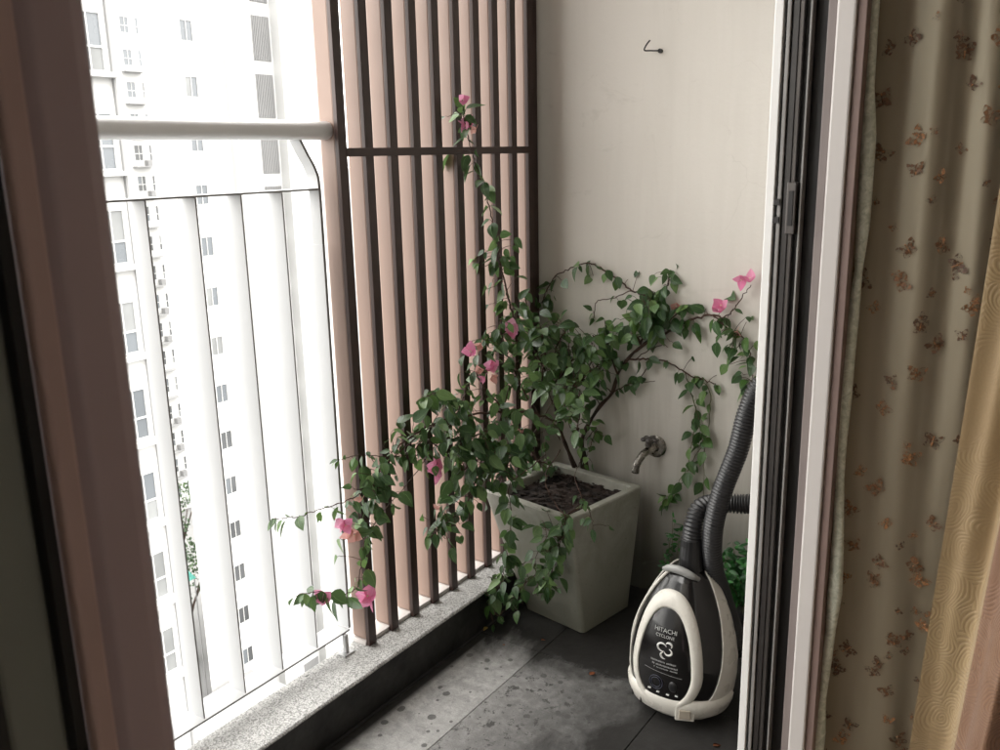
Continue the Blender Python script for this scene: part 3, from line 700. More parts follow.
# hanging in front of the planter
yf = c0.y-hw-.05
branch([(545, 455, 'y', ym-.05), (530, 468, 'y', yf+.02), (509, 486, 'y', yf), (511, 515, 'y', yf), (507, 545, 'y', yf), (503, 572, 'y', yf)], .0014, .0007, 17, .040, start=.45, clump=.0)
branch([(560, 450, 'y', ym), (545, 478, 'y', yf+.03), (556, 505, 'y', yf), (566, 520, 'y', yf-.01), (560, 545, 'y', yf), (552, 570, 'y', yf), (545, 592, 'y', yf)], .0014, .0007, 40, .040, start=.45, clump=.4, tint=.08)
branch([(561, 520, 'y', yf), (545, 540, 'y', yf-.01), (535, 560, 'y', yf-.01), (538, 588, 'y', yf-.01)], .001, .0006, 24, .036, young=.12, clump=.4, tint=.1)
branch([(503, 572, 'y', yf), (502, 585, 'y', yf-.02), (495, 598, 'y', yf-.03), (486, 603, 'y', yf-.03)], .001, .0006, 22, .038, clump=.4)
branch([(535, 575, 'y', yf), (520, 590, 'y', yf-.01), (512, 604, 'y', yf-.01)], .001, .0006, 18, .036, clump=.4)
branch([(580, 462, 'y', Y), (575, 480, 'y', yf+.02), (590, 512, 'y', yf), (593, 530, 'y', yf)], .001, .0006, 7, .03, start=.4, clump=.1)
branch([(560, 470, 'y', Y-.05), (540, 462, 'y', Y-.1), (520, 468, 'y', Y-.12), (525, 480, 'y', Y-.12)], .0016, .001, 18, .036, clump=.4)
branch([(584, 450, 'y', Y), (572, 430, 'y', Y-.05), (566, 412, 'y', Y-.07), (572, 398, 'y', Y-.08)], .0014, .0008, 8, .038, clump=.4, tint=.2)
branch([(586, 440, 'y', Y), (596, 428, 'y', Y-.04), (590, 448, 'y', Y-.07), (584, 462, 'y', Y-.08)], .0011, .0007, 8, .032, clump=.2, tint=.1)
branch([(560, 440, 'y', Y-.03), (548, 425, 'y', Y-.06), (544, 440, 'y', Y-.09), (547, 460, 'y', Y-.1)], .0012, .0007, 7, .036, clump=.4, tint=.1)
branch([(600, 406, 'y', yb), (592, 385, 'y', yb-.02), (600, 372, 'y', yb-.02)], .0014, .0008, 9, .038, clump=.3)
branch([(553, 405, 'y', ym), (545, 380, 'y', ym-.03), (556, 368, 'y', ym-.04)], .0014, .0008, 6, .038, clump=.4)
# bare dry twigs
for a in ([(560, 430, 'y', ym), (545, 418, 'y', ym), (520, 430, 'y', ym)], [(553, 400, 'y', ym), (530, 445, 'y', ym-.03), (548, 470, 'y', ym-.04)], [(612, 393, 'y', yb), (590, 372, 'y', yb), (575, 350, 'y', yb)],
          [(498, 430, 'x', -1.42), (510, 385, 'x', -1.43), (522, 372, 'x', -1.43)], [(634, 360, 'y', yb), (660, 345, 'y', yb), (668, 347, 'y', yb)], [(655, 359, 'y', yb), (640, 380, 'y', yb), (655, 381, 'y', yb)],
          [(553, 388, 'y', ym), (568, 358, 'y', ym), (568, 325, 'y', ym)]):
    branch(a, .0014, .0007)

def flower(px, py, ax, v, s=.026, pale=False, n=3):
    p = P(px, py, ax, v); bm = bmesh.new(); lay = bm.loops.layers.color.new('tint'); s *= 1.22
    for q in range(n):
        c = p + Vector((G(.35), G(.35), G(.35)))*s*(.0 if n == 1 else .5)
        ax_ = Vector((G(.6), -.6+G(.4), .3+G(.6))).normalized(); a0 = random.random()*6
        o1 = ax_.orthogonal().normalized(); o2 = ax_.cross(o1)
        for k in range(3):
            a = a0+k*2*PI/3; o = o1*math.cos(a)+o2*math.sin(a)
            add_leaf(bm, lay, c+o*s*.05, (o*.8+ax_*.75), (ax_-o*.5), s*random.uniform(.85, 1.1), s*random.uniform(.75, .95), random.random(), .3, -.25, 0)
        bmesh.ops.create_icosphere(bm, subdivisions=1, radius=s*.07, matrix=Matrix.Translation(c+ax_*s*.35))
    for f in bm.faces:
        if len(f.verts) == 3: f.material_index = 1
    st = [p, p+Vector((.004, .004, .012))]; tube(bm, [st[0], (st[0]+st[1])/2, st[1]], .0008, 5)
    o = link('flower', bm, [M['bract_pale'] if pale else M['bract'], M['bud']], BG, auto=0)
    if pale: o['label'] = 'pale fading pink flower'
for a in ((463, 100, 'x', -1.475, .020, False, 1), (469, 125, 'x', -1.475, .026, False, 2), (476, 129, 'x', -1.475, .018, True, 1), (510, 327, 'x', -1.44, .032, False, 2), (494, 366, 'x', -1.42, .028, False, 2), (485, 377, 'x', -1.43, .020, False, 1),
          (471, 352, 'x', -1.45, .028, False, 1), (481, 344, 'x', -1.45, .02, True, 1), (441, 470, 'x', -1.43, .032, False, 3), (345, 523, 'x', -1.47, .026, False, 2), (351, 535, 'x', -1.47, .026, True, 2),
          (366, 597, 'x', -1.46, .034, False, 2), (364, 578, 'x', -1.47, .02, True, 1), (324, 597, 'x', -1.48, .026, False, 2), (749, 278, 'y', yb-.03, .028, False, 2), (720, 308, 'y', yb-.03, .03, False, 2),
          (737, 331, 'y', yb-.03, .02, True, 1), (676, 305, 'y', yb, .022, True, 1), (492, 376, 'x', -1.42, .02, True, 1), (478, 372, 'x', -1.44, .018, True, 1), (521, 434, 'x', -1.36, .018, True, 1), (437, 510, 'x', -1.45, .016, True, 1), (362, 500, 'x', -1.47, .018, True, 1)):
    flower(*a)

# ------------------------------------------------------------------ small plants in the corner
def small_plant(name, base, h, spread, n, leafsz, mat, label, stems, narrow=.5):
    r = empty(name, base, label=label, cat='plant')
    st = bmesh.new(); bm = bmesh.new(); lay = bm.loops.layers.color.new('tint')
    for k in range(stems):
        a = random.random()*2*PI; rr = spread*math.sqrt(random.random())
        tip = Vector(base)+Vector((math.cos(a)*rr, min(math.sin(a)*rr, YW-base[1]-.03), h*random.uniform(.6, 1.0)*(1-.25*rr/spread)))
        path = smoothpath([Vector(base)+Vector((G(.006), G(.006), 0)), Vector(base).lerp(tip, .5)+Vector((G(.01), G(.01), .02)), tip], 5)
        tube(st, path, lambda t: .0016-.001*t, 5)
        for i in range(n):
            t = .25+.75*random.random(); p = path[min(len(path)-1, int(t*len(path)))]
            o = Vector((G(), G()-.2, G(.5)+.2)).normalized(); 
            nr = Vector((G(.6)-.3, G(.5)-.5, .8)).normalized()
            add_leaf(bm, lay, p+o*.004, o+Vector((0, 0, -.1)), nr, leafsz*random.uniform(.6, 1.3), leafsz*narrow*random.uniform(.8, 1.2), random.random(), .2, .4, 0, False)
    link('stem', st, M['green_twig'], r, smooth=True); link('foliage', bm, M[mat], r, auto=0)
    return r
bp = (-.735, 2.31, .10)
small_plant('bushy_plant', bp, .22, .14, 26, .026, 'leaf_fresh', 'bright green small leaved bush in the dark corner behind the vacuum cleaner', 60, .45)
pt = empty('flower_pot', (bp[0], bp[1], 0), label='small black plastic pot under the bright green bush in the corner', cat='pot')
bm = bmesh.new(); loft(bm, [[Vector((bp[0]+math.cos(2*PI*k/20)*r_, bp[1]+math.sin(2*PI*k/20)*r_, z)) for k in range(20)] for r_, z in ((.055, .001), (.078, .10), (.083, .10), (.083, .115), (.077, .115), (.07, .095))]); link('pot_body', bm, M['black_plastic'], pt)
small_plant('weed', (-1.015, 2.405, .001), .33, .075, 9, .026, 'leaf_fresh', 'thin wild weed sprouting from the floor behind the planter below the tap', 10, .35)

# ------------------------------------------------------------------ tap and hook on the wall
tp = P(656, 446, 'y', YW); tap = empty('tap', tp, label='old chrome water tap on the end wall above the planter corner', cat='tap')
bm = bmesh.new(); loft(bm, [[tp+Vector((math.cos(2*PI*k/24)*r_, -d, math.sin(2*PI*k/24)*r_)) for k in range(24)] for r_, d in ((.036, .001), (.036, .004), (.030, .009), (.016, .012), (.013, .045))]); link('flange', bm, M['chrome'], tap, smooth=False)
bm = bmesh.new(); 
tube(bm, smoothpath([tp+Vector((0, -.02, 0)), tp+Vector((0, -.055, .002)), tp+Vector((-.006, -.085, -.006)), tp+Vector((-.014, -.105, -.030)), tp+Vector((-.018, -.11, -.058))], 6), lambda t: .0135-.003*t+.0015*(t > .9), 14); link('spout', bm, M['chrome'], tap, smooth=True)
bm = bmesh.new(); tube(bm, [tp+Vector((0, -.05, .0)), tp+Vector((0, -.05, .03)), tp+Vector((0, -.05, .034))], .008, 10)
for k in range(5):
    a = 2*PI*k/5; q = tp+Vector((math.cos(a)*.018, -.05+math.sin(a)*.018, .036)); bmesh.ops.create_icosphere(bm, subdivisions=2, radius=.010, matrix=Matrix.Translation(q) @ Matrix.Diagonal((1, 1, .7, 1)))
bmesh.ops.create_uvsphere(bm, u_segments=14, v_segments=8, radius=.017, matrix=Matrix.Translation(tp+Vector((0, -.05, .036))) @ Matrix.Diagonal((1, 1, .5, 1))); link('handle', bm, M['alu_grey'], tap, smooth=True)
hp = P(661, 51, 'y', YW); hook = empty('wall_hook', hp, label='small black iron hook high on the off white end wall', cat='hook')
bm = bmesh.new(); tube(bm, [hp+Vector((0, 0, 0)), hp+Vector((0, -.008, 0)), hp+Vector((0, -.010, 0))], .006, 10)
link('anchor', bm, M['black_iron'], hook)
bm = bmesh.new(); tube(bm, smoothpath([hp+Vector((0, -.008, 0)), hp+Vector((-.018, -.03, .0)), hp+Vector((-.030, -.045, .001)), hp+Vector((-.022, -.05, .014)), hp+Vector((-.012, -.048, .026))], 5), .0022, 7); link('hook_arm', bm, M['black_iron'], hook, smooth=True)

# ------------------------------------------------------------------ vacuum cleaner (standing on its tail)
VX, VY = -.785, 1.945
V = empty('vacuum_cleaner', (VX, VY, 0), 0, 'black and champagne white canister vacuum cleaner standing upright on the damp floor', 'vacuum cleaner')
ZS = [0.0, .012, .035, .07, .11, .16, .21, .26, .30, .335, .365, .388, .400, .406]
WS = [.060, .095, .118, .130, .1345, .134, .126, .112, .097, .080, .062, .042, .024, .010]
DSs = [.055, .085, .105, .114, .116, .112, .104, .093, .081, .068, .054, .038, .022, .010]
def interp(z, T):
    for i in range(len(ZS)-1):
        if z <= ZS[i+1]:
            t = (z-ZS[i])/(ZS[i+1]-ZS[i]); p0 = T[max(0, i-1)]; p1 = T[i]; p2 = T[i+1]; p3 = T[min(len(T)-1, i+2)]
            if i in (0, len(ZS)-2): return p1+(p2-p1)*t
            return .5*((2*p1)+(p2-p0)*t+(2*p1-5*p2+4*p3*1-0*p0-p3*0+2*p0-2*p3*1-p3+p3)*0+ (2*p0-5*p1+4*p2-p3)*t*t+(3*p1-p0-3*p2+p3)*t**3) if False else p1+(p2-p1)*t
    return T[-1]
def cx(z): return .010*(z/.4)**1.5
def vpt(z, a, off=0):
    w, d = interp(z, WS)+off, interp(z, DSs)+off; c, s = math.cos(a), math.sin(a); e = 2/2.25
    return Vector((cx(z)+w*abs(c)**e*(1 if c >= 0 else -1), d*abs(s)**e*(1 if s >= 0 else -1), z))
def fy_(x, z, off=0):
    w, d = interp(z, WS), interp(z, DSs); q = min(.999, abs((x-cx(z))/w)); return -d*(1-q**2.25)**(1/2.25)-off
NZ, NA = 190, 240
def shell(keep, off, name, mat):
    bm = bmesh.new(); vs = {}
    for i in range(NZ+1):
        z = .406*(i/NZ)
        for k in range(NA): vs[i, k] = bm.verts.new(vpt(z, 2*PI*k/NA, off))
    for i in range(NZ):
        for k in range(NA):
            q = [vs[i, k], vs[i, (k+1) % NA], vs[i+1, (k+1) % NA], vs[i+1, k]]
            c = sum((v.co for v in q), Vector())/4
            if keep(c): bm.faces.new(q)
    if keep(Vector((0, 0, 0))): bm.faces.new([vs[0, k] for k in range(NA)][::-1])
    if keep(Vector((0, 0, .41))): bm.faces.new([vs[NZ, k] for k in range(NA)])
    bmesh.ops.delete(bm, geom=[v for v in bm.verts if not v.link_faces], context='VERTS')
    return link(name, bm, mat, V, smooth=True, world=False)
rear = lambda c: c.y > .030-.10*max(0, (.16-c.z)/.16)**1.4 and c.z < .392
bump_low = lambda c: c.z < .075
shell(lambda c: True, -.0018, 'dust_bin', M['gloss_black'])
bm = bmesh.new(); cols = []
for k in range(160):
    a = 2*PI*k/160; t = max(0, (abs(math.cos(a))-.50)/.50)
    zm = .388 if math.sin(a) >= .12 else .074+.314*min(1, t)**5.5
    if 0 <= math.sin(a) < .12: zm = .388
    cols.append([bm.verts.new(vpt(max(.0005, zm*j/70), a, .0006)) for j in range(71)])
for k in range(160):
    c1, c2 = cols[k], cols[(k+1) % 160]
    for j in range(70): bm.faces.new((c1[j], c2[j], c2[j+1], c1[j+1]))
o = link('shell', bm, M['champagne'], V, smooth=True, world=False)
sm = o.modifiers.new('s', 'SOLIDIFY'); sm.thickness = .0035; sm.offset = -.3
# egg outlines on the front
EC = (-.004, .165)
def egg(a, hw_, zt, zb):
    s, c = math.sin(a), math.cos(a)
    zc = .150; z = zc + (zt-zc)*s if s > 0 else zc + (zc-zb)*s
    return EC[0]+hw_*(abs(c)**.86)*(1 if c > 0 else -1)*(1-.10*max(0, s)), z
inn = lambda a: egg(a, .072, .306, .062)
outr = lambda a: egg(a, .095, .346, .046)
NR = 96
bm = bmesh.new(); rings = []
for j, (t, o_) in enumerate(((0, .0), (.0, .0055), (.15, .0085), (.5, .0100), (.85, .0075), (1, .003), (1.0, -.002))):
    ring = []
    for k in range(NR):
        a = 2*PI*k/NR; p, q = inn(a), outr(a); x = p[0]+(q[0]-p[0])*t; z = p[1]+(q[1]-p[1])*t
        ring.append(bm.verts.new((x, fy_(x, z, o_), z)))
    rings.append(ring)
for a, b in zip(rings, rings[1:]):
    for k in range(NR): bm.faces.new((a[k], a[(k+1) % NR], b[(k+1) % NR], b[k]))
link('front_ring', bm, M['champagne'], V, smooth=True, world=False)
bm = bmesh.new(); prev = None
for j in range(13):
    t = 1-j/12
    ring = []
    for k in range(NR):
        p = inn(2*PI*k/NR); x = EC[0]+(p[0]-EC[0])*t; z = .17+(p[1]-.17)*t; ring.append(bm.verts.new((x, fy_(x, z, .0035+.004*(1-t)**.5), z)))
    if prev:
        for k in range(NR): bm.faces.new((prev[k], prev[(k+1) % NR], ring[(k+1) % NR], ring[k]))
    prev = ring
link('front_panel', bm, M['gloss_black'], V, smooth=True, world=False)
def onpanel(pts2, width, name, mat, closed=False, off=.0085):
    bm = bmesh.new()
    path = [Vector((x, fy_(x, z, off), z)) for x, z in pts2]
    tube(bm, path, width, 5); return bm
def text(s, x, z, size, mat, rot=0, name='lettering'):
    cu = bpy.data.curves.new('t', 'FONT'); cu.body = s; cu.size = size; cu.align_x = 'CENTER'; cu.resolution_u = 2
    tmp = bpy.data.objects.new('t', cu); C.objects.link(tmp); bpy.context.view_layer.update()
    me = bpy.data.meshes.new_from_object(tmp.evaluated_get(bpy.context.evaluated_depsgraph_get()))
    bpy.data.objects.remove(tmp); cr, sr = math.cos(rot), math.sin(rot)
    bm = bmesh.new(); bm.from_mesh(me); bpy.data.meshes.remove(me)
    bmesh.ops.solidify(bm, geom=bm.faces[:], thickness=.0)
    for v in bm.verts:
        u, w = v.co.x, v.co.y; X = x+u*cr-w*sr; Z = z+u*sr+w*cr
        v.co = Vector((X, fy_(X, Z, .0086), Z))
    return link(name, bm, mat, V, world=False)
text('HITACHI', -.004, .2485, .0155, M['print'])
text('CYCLONE', -.004, .2355, .0110, M['print'])
bm = bmesh.new()
for (a0, a1, r_, x_, z_) in ((0.4, 5.2, .012, -.008, .212), (3.4, 7.6, .010, .008, .204), (-.8, 2.9, .008, .009, .220), (2, 4.9, .010, .000, .193)):
    path = [Vector((x_+r_*math.cos(a0+(a1-a0)*i/14), fy_(x_+r_*math.cos(a0+(a1-a0)*i/14), z_, .0085), z_+.9*r_*math.sin(a0+(a1-a0)*i/14))) for i in range(15)]
    tube(bm, path, lambda t: .0022*math.sin(PI*min(1, max(.08, t)))+.0006, 6)
link('emblem', bm, M['print'], V, smooth=True, world=False)
random.seed(5)
for zz, xa, xb, hh in ((.1745, -.036, .030, .0042), (.1655, -.034, .034, .0042), (.1580, -.026, .036, .0030)):
    bm = bmesh.new(); x = xa
    while x < xb:
        w_ = random.uniform(.0018, .0034); z_ = zz-.0+random.uniform(-.0003, .0003)
        if random.random() > .15: box(bm, (x, fy_(x, z_, .0084), z_-hh*random.uniform(.3, .5)), (x+w_*.75, fy_(x, z_, .0070), z_+hh*random.uniform(.3, .5)))
        x += w_+.0008
    link('small_print', bm, M['print_grey'], V, world=False)
random.seed(77)
bm = onpanel([(-.052+.1*i/12, .150-.006*i/12) for i in range(13)], .0004, '', None); link('print_line', bm, M['print_grey'], V, world=False)
bm = bmesh.new()
for r_ in (.018, .0125):
    path = [Vector((-.018+r_*math.cos(2*PI*i/24), fy_(-.018+r_*math.cos(2*PI*i/24), .118+r_*math.sin(2*PI*i/24), .0082), .118+r_*math.sin(2*PI*i/24))) for i in range(25)]
    tube(bm, path, .0007, 5, False)
link('dial', bm, plain('dark blue grey print', (.05, .055, .09), .4), V, world=False)
bm = bmesh.new()
for x_ in (-.036, -.012, .014, .036):
    z_ = .091+.004*abs(x_)/.036; box(bm, (x_-.0035, fy_(x_, z_, .0090), z_-.0012), (x_+.0035, fy_(x_, z_, .006), z_+.0012))
link('button_mark', bm, M['print'], V, world=False)
bm = bmesh.new(); q = Vector((.026, fy_(.026, .117, .006), .117)); bmesh.ops.create_uvsphere(bm, u_segments=16, v_segments=8, radius=.011, matrix=Matrix.Translation(q) @ Matrix.Diagonal((1, .35, 1.3, 1))); link('button', bm, M['black_plastic'], V, smooth=True, world=False)
# bumper band, latch, seam
bm = bmesh.new(); prof = []
for k in range(61):
    a = PI+PI*k/60
    ring = []
    for (z, o_) in ((.006, .0), (.014, .006), (.034, .0105), (.058, .0105), (.076, .008), (.084, .0)):
        ring.append(vpt(z, a, o_))
    prof.append(ring)
rr = [[bm.verts.new(p) for p in s] for s in prof]
for a, b in zip(rr, rr[1:]):
    for i in range(5): bm.faces.new((a[i], b[i], b[i+1], a[i+1]))
link('bumper', bm, M['champagne'], V, smooth=True, world=False)
la = math.radians(292); lp = vpt(.047, la, .0075); nrm = Vector((math.cos(la), math.sin(la), 0))
def obox(bm, c, tx, nn, hx, hz, d, mi=0):
    vs = [bm.verts.new(c+tx*sx*hx+Vector((0, 0, sz*hz))+nn*dd) for dd in (-.004, d) for sz in (-1, 1) for sx in (-1, 1)]
    for f in ((0, 1, 3, 2), (4, 6, 7, 5), (0, 4, 5, 1), (1, 5, 7, 3), (3, 7, 6, 2), (2, 6, 4, 0)): bm.faces.new([vs[i] for i in f])
tx = Vector((-nrm.y, nrm.x, 0))
bm = bmesh.new(); obox(bm, lp, tx, nrm, .024, .020, .004); link('latch', bm, M['champagne'], V, world=False, bevel=.003)
bm = bmesh.new(); obox(bm, lp+nrm*.005, tx, nrm, .014, .012, .004); link('latch_button', bm, M['champ_dark'], V, world=False, bevel=.002)
for deg in (243, 224):
    a = math.radians(deg); c = vpt(.050, a, .0092); nn = Vector((math.cos(a), math.sin(a), 0)); bm = bmesh.new(); obox(bm, c, Vector((-nn.y, nn.x, 0)), nn, .0008, .016, .0012); link('seam', bm, M['near_black'], V, world=False)
# carrying handle and hose socket
bm = bmesh.new(); tube(bm, smoothpath([Vector((-.038, -.040, .385)), Vector((-.018, -.052, .397)), Vector((.010, -.055, .399)), Vector((.036, -.050, .390)), Vector((.050, -.036, .378))], 6), lambda t: .0125*math.sin(PI*min(.93, max(.07, t)))**.35, 14, True, .8); link('carry_handle', bm, M['grey_plastic'], V, smooth=True, world=False)
bm = bmesh.new(); tube(bm, [vpt(.385-.29*i/24, math.radians(228-44*(i/24)**.6), .0015) for i in range(25)], .0042, 8); link('side_trim', bm, M['champagne'], V, smooth=True, world=False)
bm = bmesh.new(); c = Vector((.018, -.008, 0))
tube(bm, [c+Vector((0, 0, z)) for z in (.385, .42, .45, .452, .47)], lambda t: .030 if t < .5 else .027, 20); link('hose_socket', bm, M['black_plastic'], V, smooth=False, world=False, bevel=.002)
# ribbed hose: from the socket right, a loop behind the door frame, back down in front of itself and behind the body
ps = Vector((VX, VY, 0))+c
hp_ = [ps+Vector((0, 0, .462)), P(694, 524, 'y', VY-.005), P(701, 508, 'y', VY+.02), P(720, 503, 'y', VY+.06), P(745, 504, 'y', VY+.08), P(775, 500, 'y', VY+.08), P(800, 470, 'y', VY+.07), P(803, 425, 'y', VY+.05), P(783, 385, 'y', VY+.03), P(763, 383, 'y', VY+.01),
       P(748, 412, 'y', VY), P(738, 450, 'y', VY-.005), P(722, 492, 'y', VY-.012), P(713, 530, 'y', VY-.01), P(713, 565, 'y', VY+.015), P(721, 592, 'y', VY+.07), P(730, 620, 'y', VY+.13), P(742, 650, 'y', VY+.14), P(765, 660, 'y', VY+.14)]
path = smoothpath(hp_, 14)
# even spacing
L = [0]
for a, b in zip(path, path[1:]): L.append(L[-1]+(b-a).length)
step = .0020; ev = []; j = 0
for i in range(int(L[-1]/step)):
    s = i*step
    while L[j+1] < s: j += 1
    ev.append(path[j].lerp(path[j+1], (s-L[j])/(L[j+1]-L[j])))
bm = bmesh.new(); n = len(ev)
tube(bm, ev, lambda t: .0222+.0026*(1 if int(round(t*(n-1))) % 4 < 2 else -1), 20); link('hose', bm, M['hose'], V, smooth=True)

# ------------------------------------------------------------------ fallen leaves on the floor
def fallen(px, py, z, sz, mat, label, cat='leaf'):
    p = P(px, py, 'z', z); bm = bmesh.new(); lay = bm.loops.layers.color.new('tint'); a = random.random()*6
    add_leaf(bm, lay, p+Vector((0, 0, .003)), Vector((math.cos(a), math.sin(a), .05)), Vector((0, 0, 1)), sz, sz*.6, .5, .3, .3)
    bmesh.ops.solidify(bm, geom=bm.faces[:], thickness=.0004)
    tag(link('fallen_leaf', bm, M[mat]), label, cat)
fallen(487, 628, 0, .022, 'petal_y', 'small yellow fallen leaf on the floor by the kerb near the planter')
fallen(590, 676, 0, .024, 'petal_b', 'curled rust brown fallen leaf on the wet floor between planter and vacuum cleaner')
fallen(541, 641, 0, .014, 'petal_b', 'tiny brown fallen leaf on the floor at the edge of the light tile')
fallen(505, 646, 0, .010, 'petal_b', 'speck of brown leaf on the light tile below the planter')
fallen(713, 747, 0, .022, 'petal_b', 'reddish brown fallen leaf at the bottom edge below the vacuum cleaner')

# ------------------------------------------------------------------ curtains inside the room
CB = P(872, 0, 'y', YJ+.07); 
def curtain(name, a, b, z0, z1, folds, amp, mat, parent, seed, nu=150, nz=60, off=0, lean=0):
    """hangs from a to b (plan points), folds run down"""
    bm = bmesh.new(); uvl = bm.loops.layers.uv.new('UVMap'); a, b = Vector(a), Vector(b); d = (b-a); nrm = Vector((d.y, -d.x, 0)).normalized(); vs = {}
    def pos(u, t):
        z = z0+(z1-z0)*t
        ph = u*folds*2*PI + seed + .5*noise.noise(Vector((u*3, z*.9, seed)))*2
        o = amp*(math.sin(ph)+.35*math.sin(2.3*ph+1))*(1-.25*t) + .012*noise.noise(Vector((u*6, z*1.5, seed+4)))
        return a + d*(u+.010*math.sin(ph*1.0+1.2)) + nrm*(o+off) + d.normalized()*(lean*(z-.5)) + Vector((0, 0, z))
    for i in range(nu+1):
        for j in range(nz+1): vs[i, j] = bm.verts.new(pos(i/nu, j/nz))
    wl = d.length*1.35
    for i in range(nu):
        for j in range(nz):
            f = bm.faces.new((vs[i, j], vs[i+1, j], vs[i+1, j+1], vs[i, j+1])); f.smooth = True
            for l, (p, q) in zip(f.loops, ((i, j), (i+1, j), (i+1, j+1), (i, j+1))): l[uvl].uv = (p/nu*wl+seed, (z0+(z1-z0)*q/nz))
    return link(name, bm, M[mat], parent, auto=0), pos, nrm
def xat(px, y, zz=1.1):   # plan x where the sight line of column px crosses depth y
    return P(px, 375, 'y', y).x
ya = YJ+.048
s0 = (xat(841, ya), ya, 0); s1 = (xat(1012, 1.40), 1.40, 0)
SC = empty('sheer_curtain', (s0[0], s0[1], 0), label='sheer tan curtain embroidered with brown butterflies beside the door frame', cat='curtain')
_, spos, snrm = curtain('sheer_fabric', s0, s1, .03, 2.55, 1.7, .0045, 'sheer', SC, 1.3)
# lighter gathered hem down the free edge
bm = bmesh.new()
he = [spos(.014, t/40)+Vector((.008, -.010, 0))+Vector((.004*math.sin(t*.7), 0, 0)) for t in range(41)]
tube(bm, he, lambda t: .0085+.0022*math.sin(t*50)+.001*math.sin(t*117), 10, True, 1); link('hem', bm, M['hem'], SC, smooth=True)
# butterflies
bm = bmesh.new(); lay = bm.loops.layers.color.new('tint')
def butterfly(u, t, s, rot, tn):
    c = spos(u, t); du = (spos(min(1, u+.01), t)-c).normalized(); dz = Vector((0, 0, 1)); nn = snrm if snrm.y < 0 else -snrm
    c = c + nn*.004
    for sd in (-1, 1):
        for (an, l, w) in ((38, 1.0, .62), (-32, .72, .55)):
            a = math.radians(an); v = Vector((sd*math.cos(a), math.sin(a)))
            v = Vector((v.x*math.cos(rot)-v.y*math.sin(rot), v.x*math.sin(rot)+v.y*math.cos(rot)))
            add_leaf(bm, lay, c, du*v.x*random.uniform(.6, 1)+dz*v.y, nn, s*l, s*w, tn, .1, -.1, 0, False)
    a = rot+PI/2; tube(bm, [c-(du*math.cos(a)+dz*math.sin(a))*s*.4, c+nn*.001, c+(du*math.cos(a)+dz*math.sin(a))*s*.5], s*.06, 5)
for k in range(135):
    u = random.uniform(.03, .97); t = random.uniform(.14, .70)
    butterfly(u, t, random.choice((.008, .010, .013, .016, .019)), random.uniform(-1.2, 1.2), random.random())
for f in bm.faces: f.material_index = 1
fab = [c for c in bpy.data.objects if c.name.startswith('sheer_fabric')][0]
bm.transform(Matrix.Translation(-Vector(s0)))
tm = bpy.data.meshes.new('t'); bm.to_mesh(tm); bm.free()
b2 = bmesh.new(); b2.from_mesh(fab.data); b2.loops.layers.color.new('tint'); b2.from_mesh(tm); b2.to_mesh(fab.data); b2.free(); bpy.data.meshes.remove(tm)
fab.data.materials.append(M['thread'])
g0 = (xat(952, 1.30), 1.30, 0); g1 = (xat(1075, 1.22), 1.22, 0)
GC = empty('gold_drape', (g0[0], g0[1], 0), label='gold brocade drape with embossed swirls hanging over the sheer curtain at the right edge', cat='curtain')
curtain('drape_fabric', g0, g1, .03, 2.55, 1.3, .014, 'gold', GC, 2.5, lean=.055)
k0 = (xat(985, 1.20), 1.20, 0); k1 = (xat(1120, 1.12), 1.12, 0)
KC = empty('copper_drape', (k0[0], k0[1], 0), label='dark copper brown patterned drape at the extreme lower right, in front of the gold one', cat='curtain')
curtain('drape_fabric', k0, k1, .03, 2.55, 1.6, .014, 'copper', KC, 5.1, lean=.085)
rod = empty('curtain_rod', (-.15, 1.3, 2.56), label='brown curtain rod above the sheer and gold curtains', cat='curtain rod')
bm = bmesh.new(); tube(bm, [Vector((XW+.111, YJ+.08, 2.565)), Vector((.1, 1.3, 2.565)), Vector((.8, 1.2, 2.565))], .012, 10); link('rod', bm, M['brown'], rod, smooth=True)

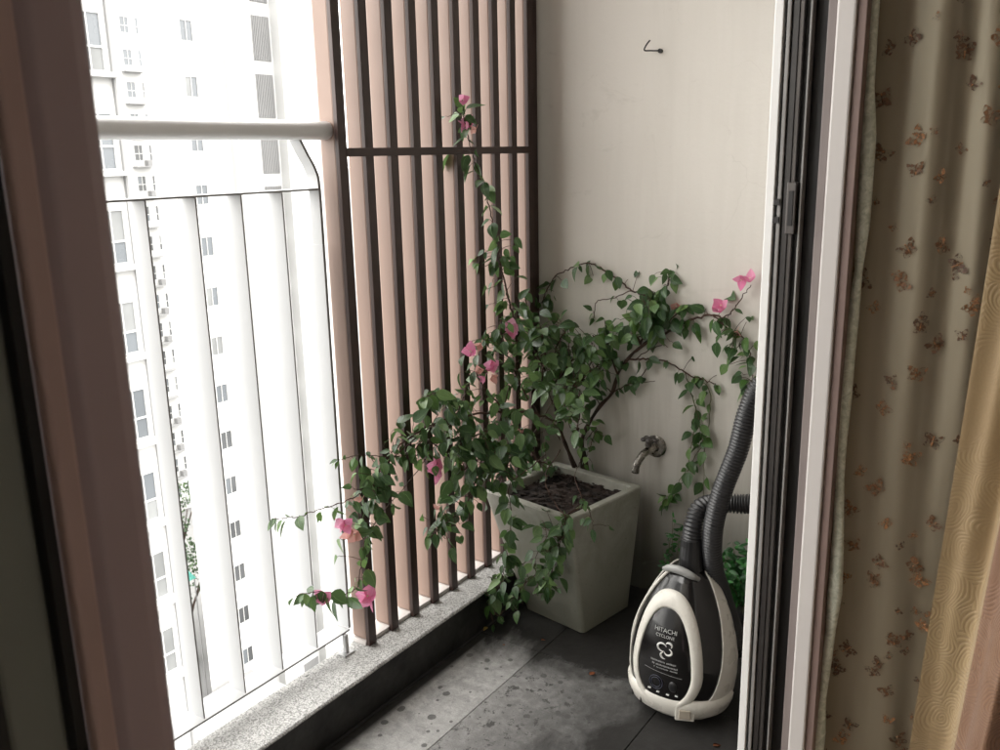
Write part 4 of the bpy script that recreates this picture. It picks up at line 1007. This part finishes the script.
# ------------------------------------------------------------------ light, world, camera
SUN_EL, SUN_AZ = 52, 100     # behind the building: the balcony gets open shade only
sd = Vector((math.sin(math.radians(SUN_AZ))*math.cos(math.radians(SUN_EL)), math.cos(math.radians(SUN_AZ))*math.cos(math.radians(SUN_EL)), math.sin(math.radians(SUN_EL))))
L_ = bpy.data.lights.new('sun', 'SUN'); L_.energy = 1.5; L_.angle = math.radians(15); L_.color = (1, .97, .93)
so = bpy.data.objects.new('sun', L_); C.objects.link(so); so.rotation_euler = sd.to_track_quat('Z', 'Y').to_euler(); so.location = (0, 0, 40)
W = bpy.data.worlds.new('World'); bpy.context.scene.world = W; W.use_nodes = True; nt = W.node_tree; nt.nodes.clear()
sky = nt.nodes.new('ShaderNodeTexSky'); sky.sky_type = 'NISHITA'; sky.sun_disc = False; sky.sun_elevation = math.radians(SUN_EL); sky.sun_rotation = math.radians(SUN_AZ); sky.dust_density = 6; sky.air_density = 1.5
hs = nt.nodes.new('ShaderNodeHueSaturation'); hs.inputs['Saturation'].default_value = .12
mx = nt.nodes.new('ShaderNodeMix'); mx.data_type = 'RGBA'; mx.inputs[0].default_value = .6; mx.inputs[7].default_value = (97., 95., 91., 1)
bg = nt.nodes.new('ShaderNodeBackground'); bg.inputs[1].default_value = .13; wo = nt.nodes.new('ShaderNodeOutputWorld')
nt.links.new(sky.outputs[0], hs.inputs['Color']); nt.links.new(hs.outputs[0], mx.inputs[6]); nt.links.new(mx.outputs[2], bg.inputs[0]); nt.links.new(bg.outputs[0], wo.inputs[0])

cd = bpy.data.cameras.new('camera'); co = bpy.data.objects.new('camera', cd); C.objects.link(co)
co.matrix_world = Matrix((( rt.x, up.x, -fw.x, CAM.x), (rt.y, up.y, -fw.y, CAM.y), (rt.z, up.z, -fw.z, CAM.z), (0, 0, 0, 1)))
cd.sensor_width = 36; cd.lens = 36*F/1000; cd.clip_start = .02; cd.clip_end = 6000
cd.dof.use_dof = True; cd.dof.focus_distance = 2.3; cd.dof.aperture_fstop = 14
sc = bpy.context.scene; sc.camera = co
sc.view_settings.view_transform = 'Standard'; sc.view_settings.look = 'None'; sc.view_settings.exposure = 0; sc.view_settings.gamma = 1
sc.render.engine = 'CYCLES'; sc.cycles.use_denoising = True; sc.cycles.max_bounces = 10; sc.cycles.diffuse_bounces = 6; sc.cycles.transparent_max_bounces = 16
sc.cycles.sample_clamp_indirect = 6
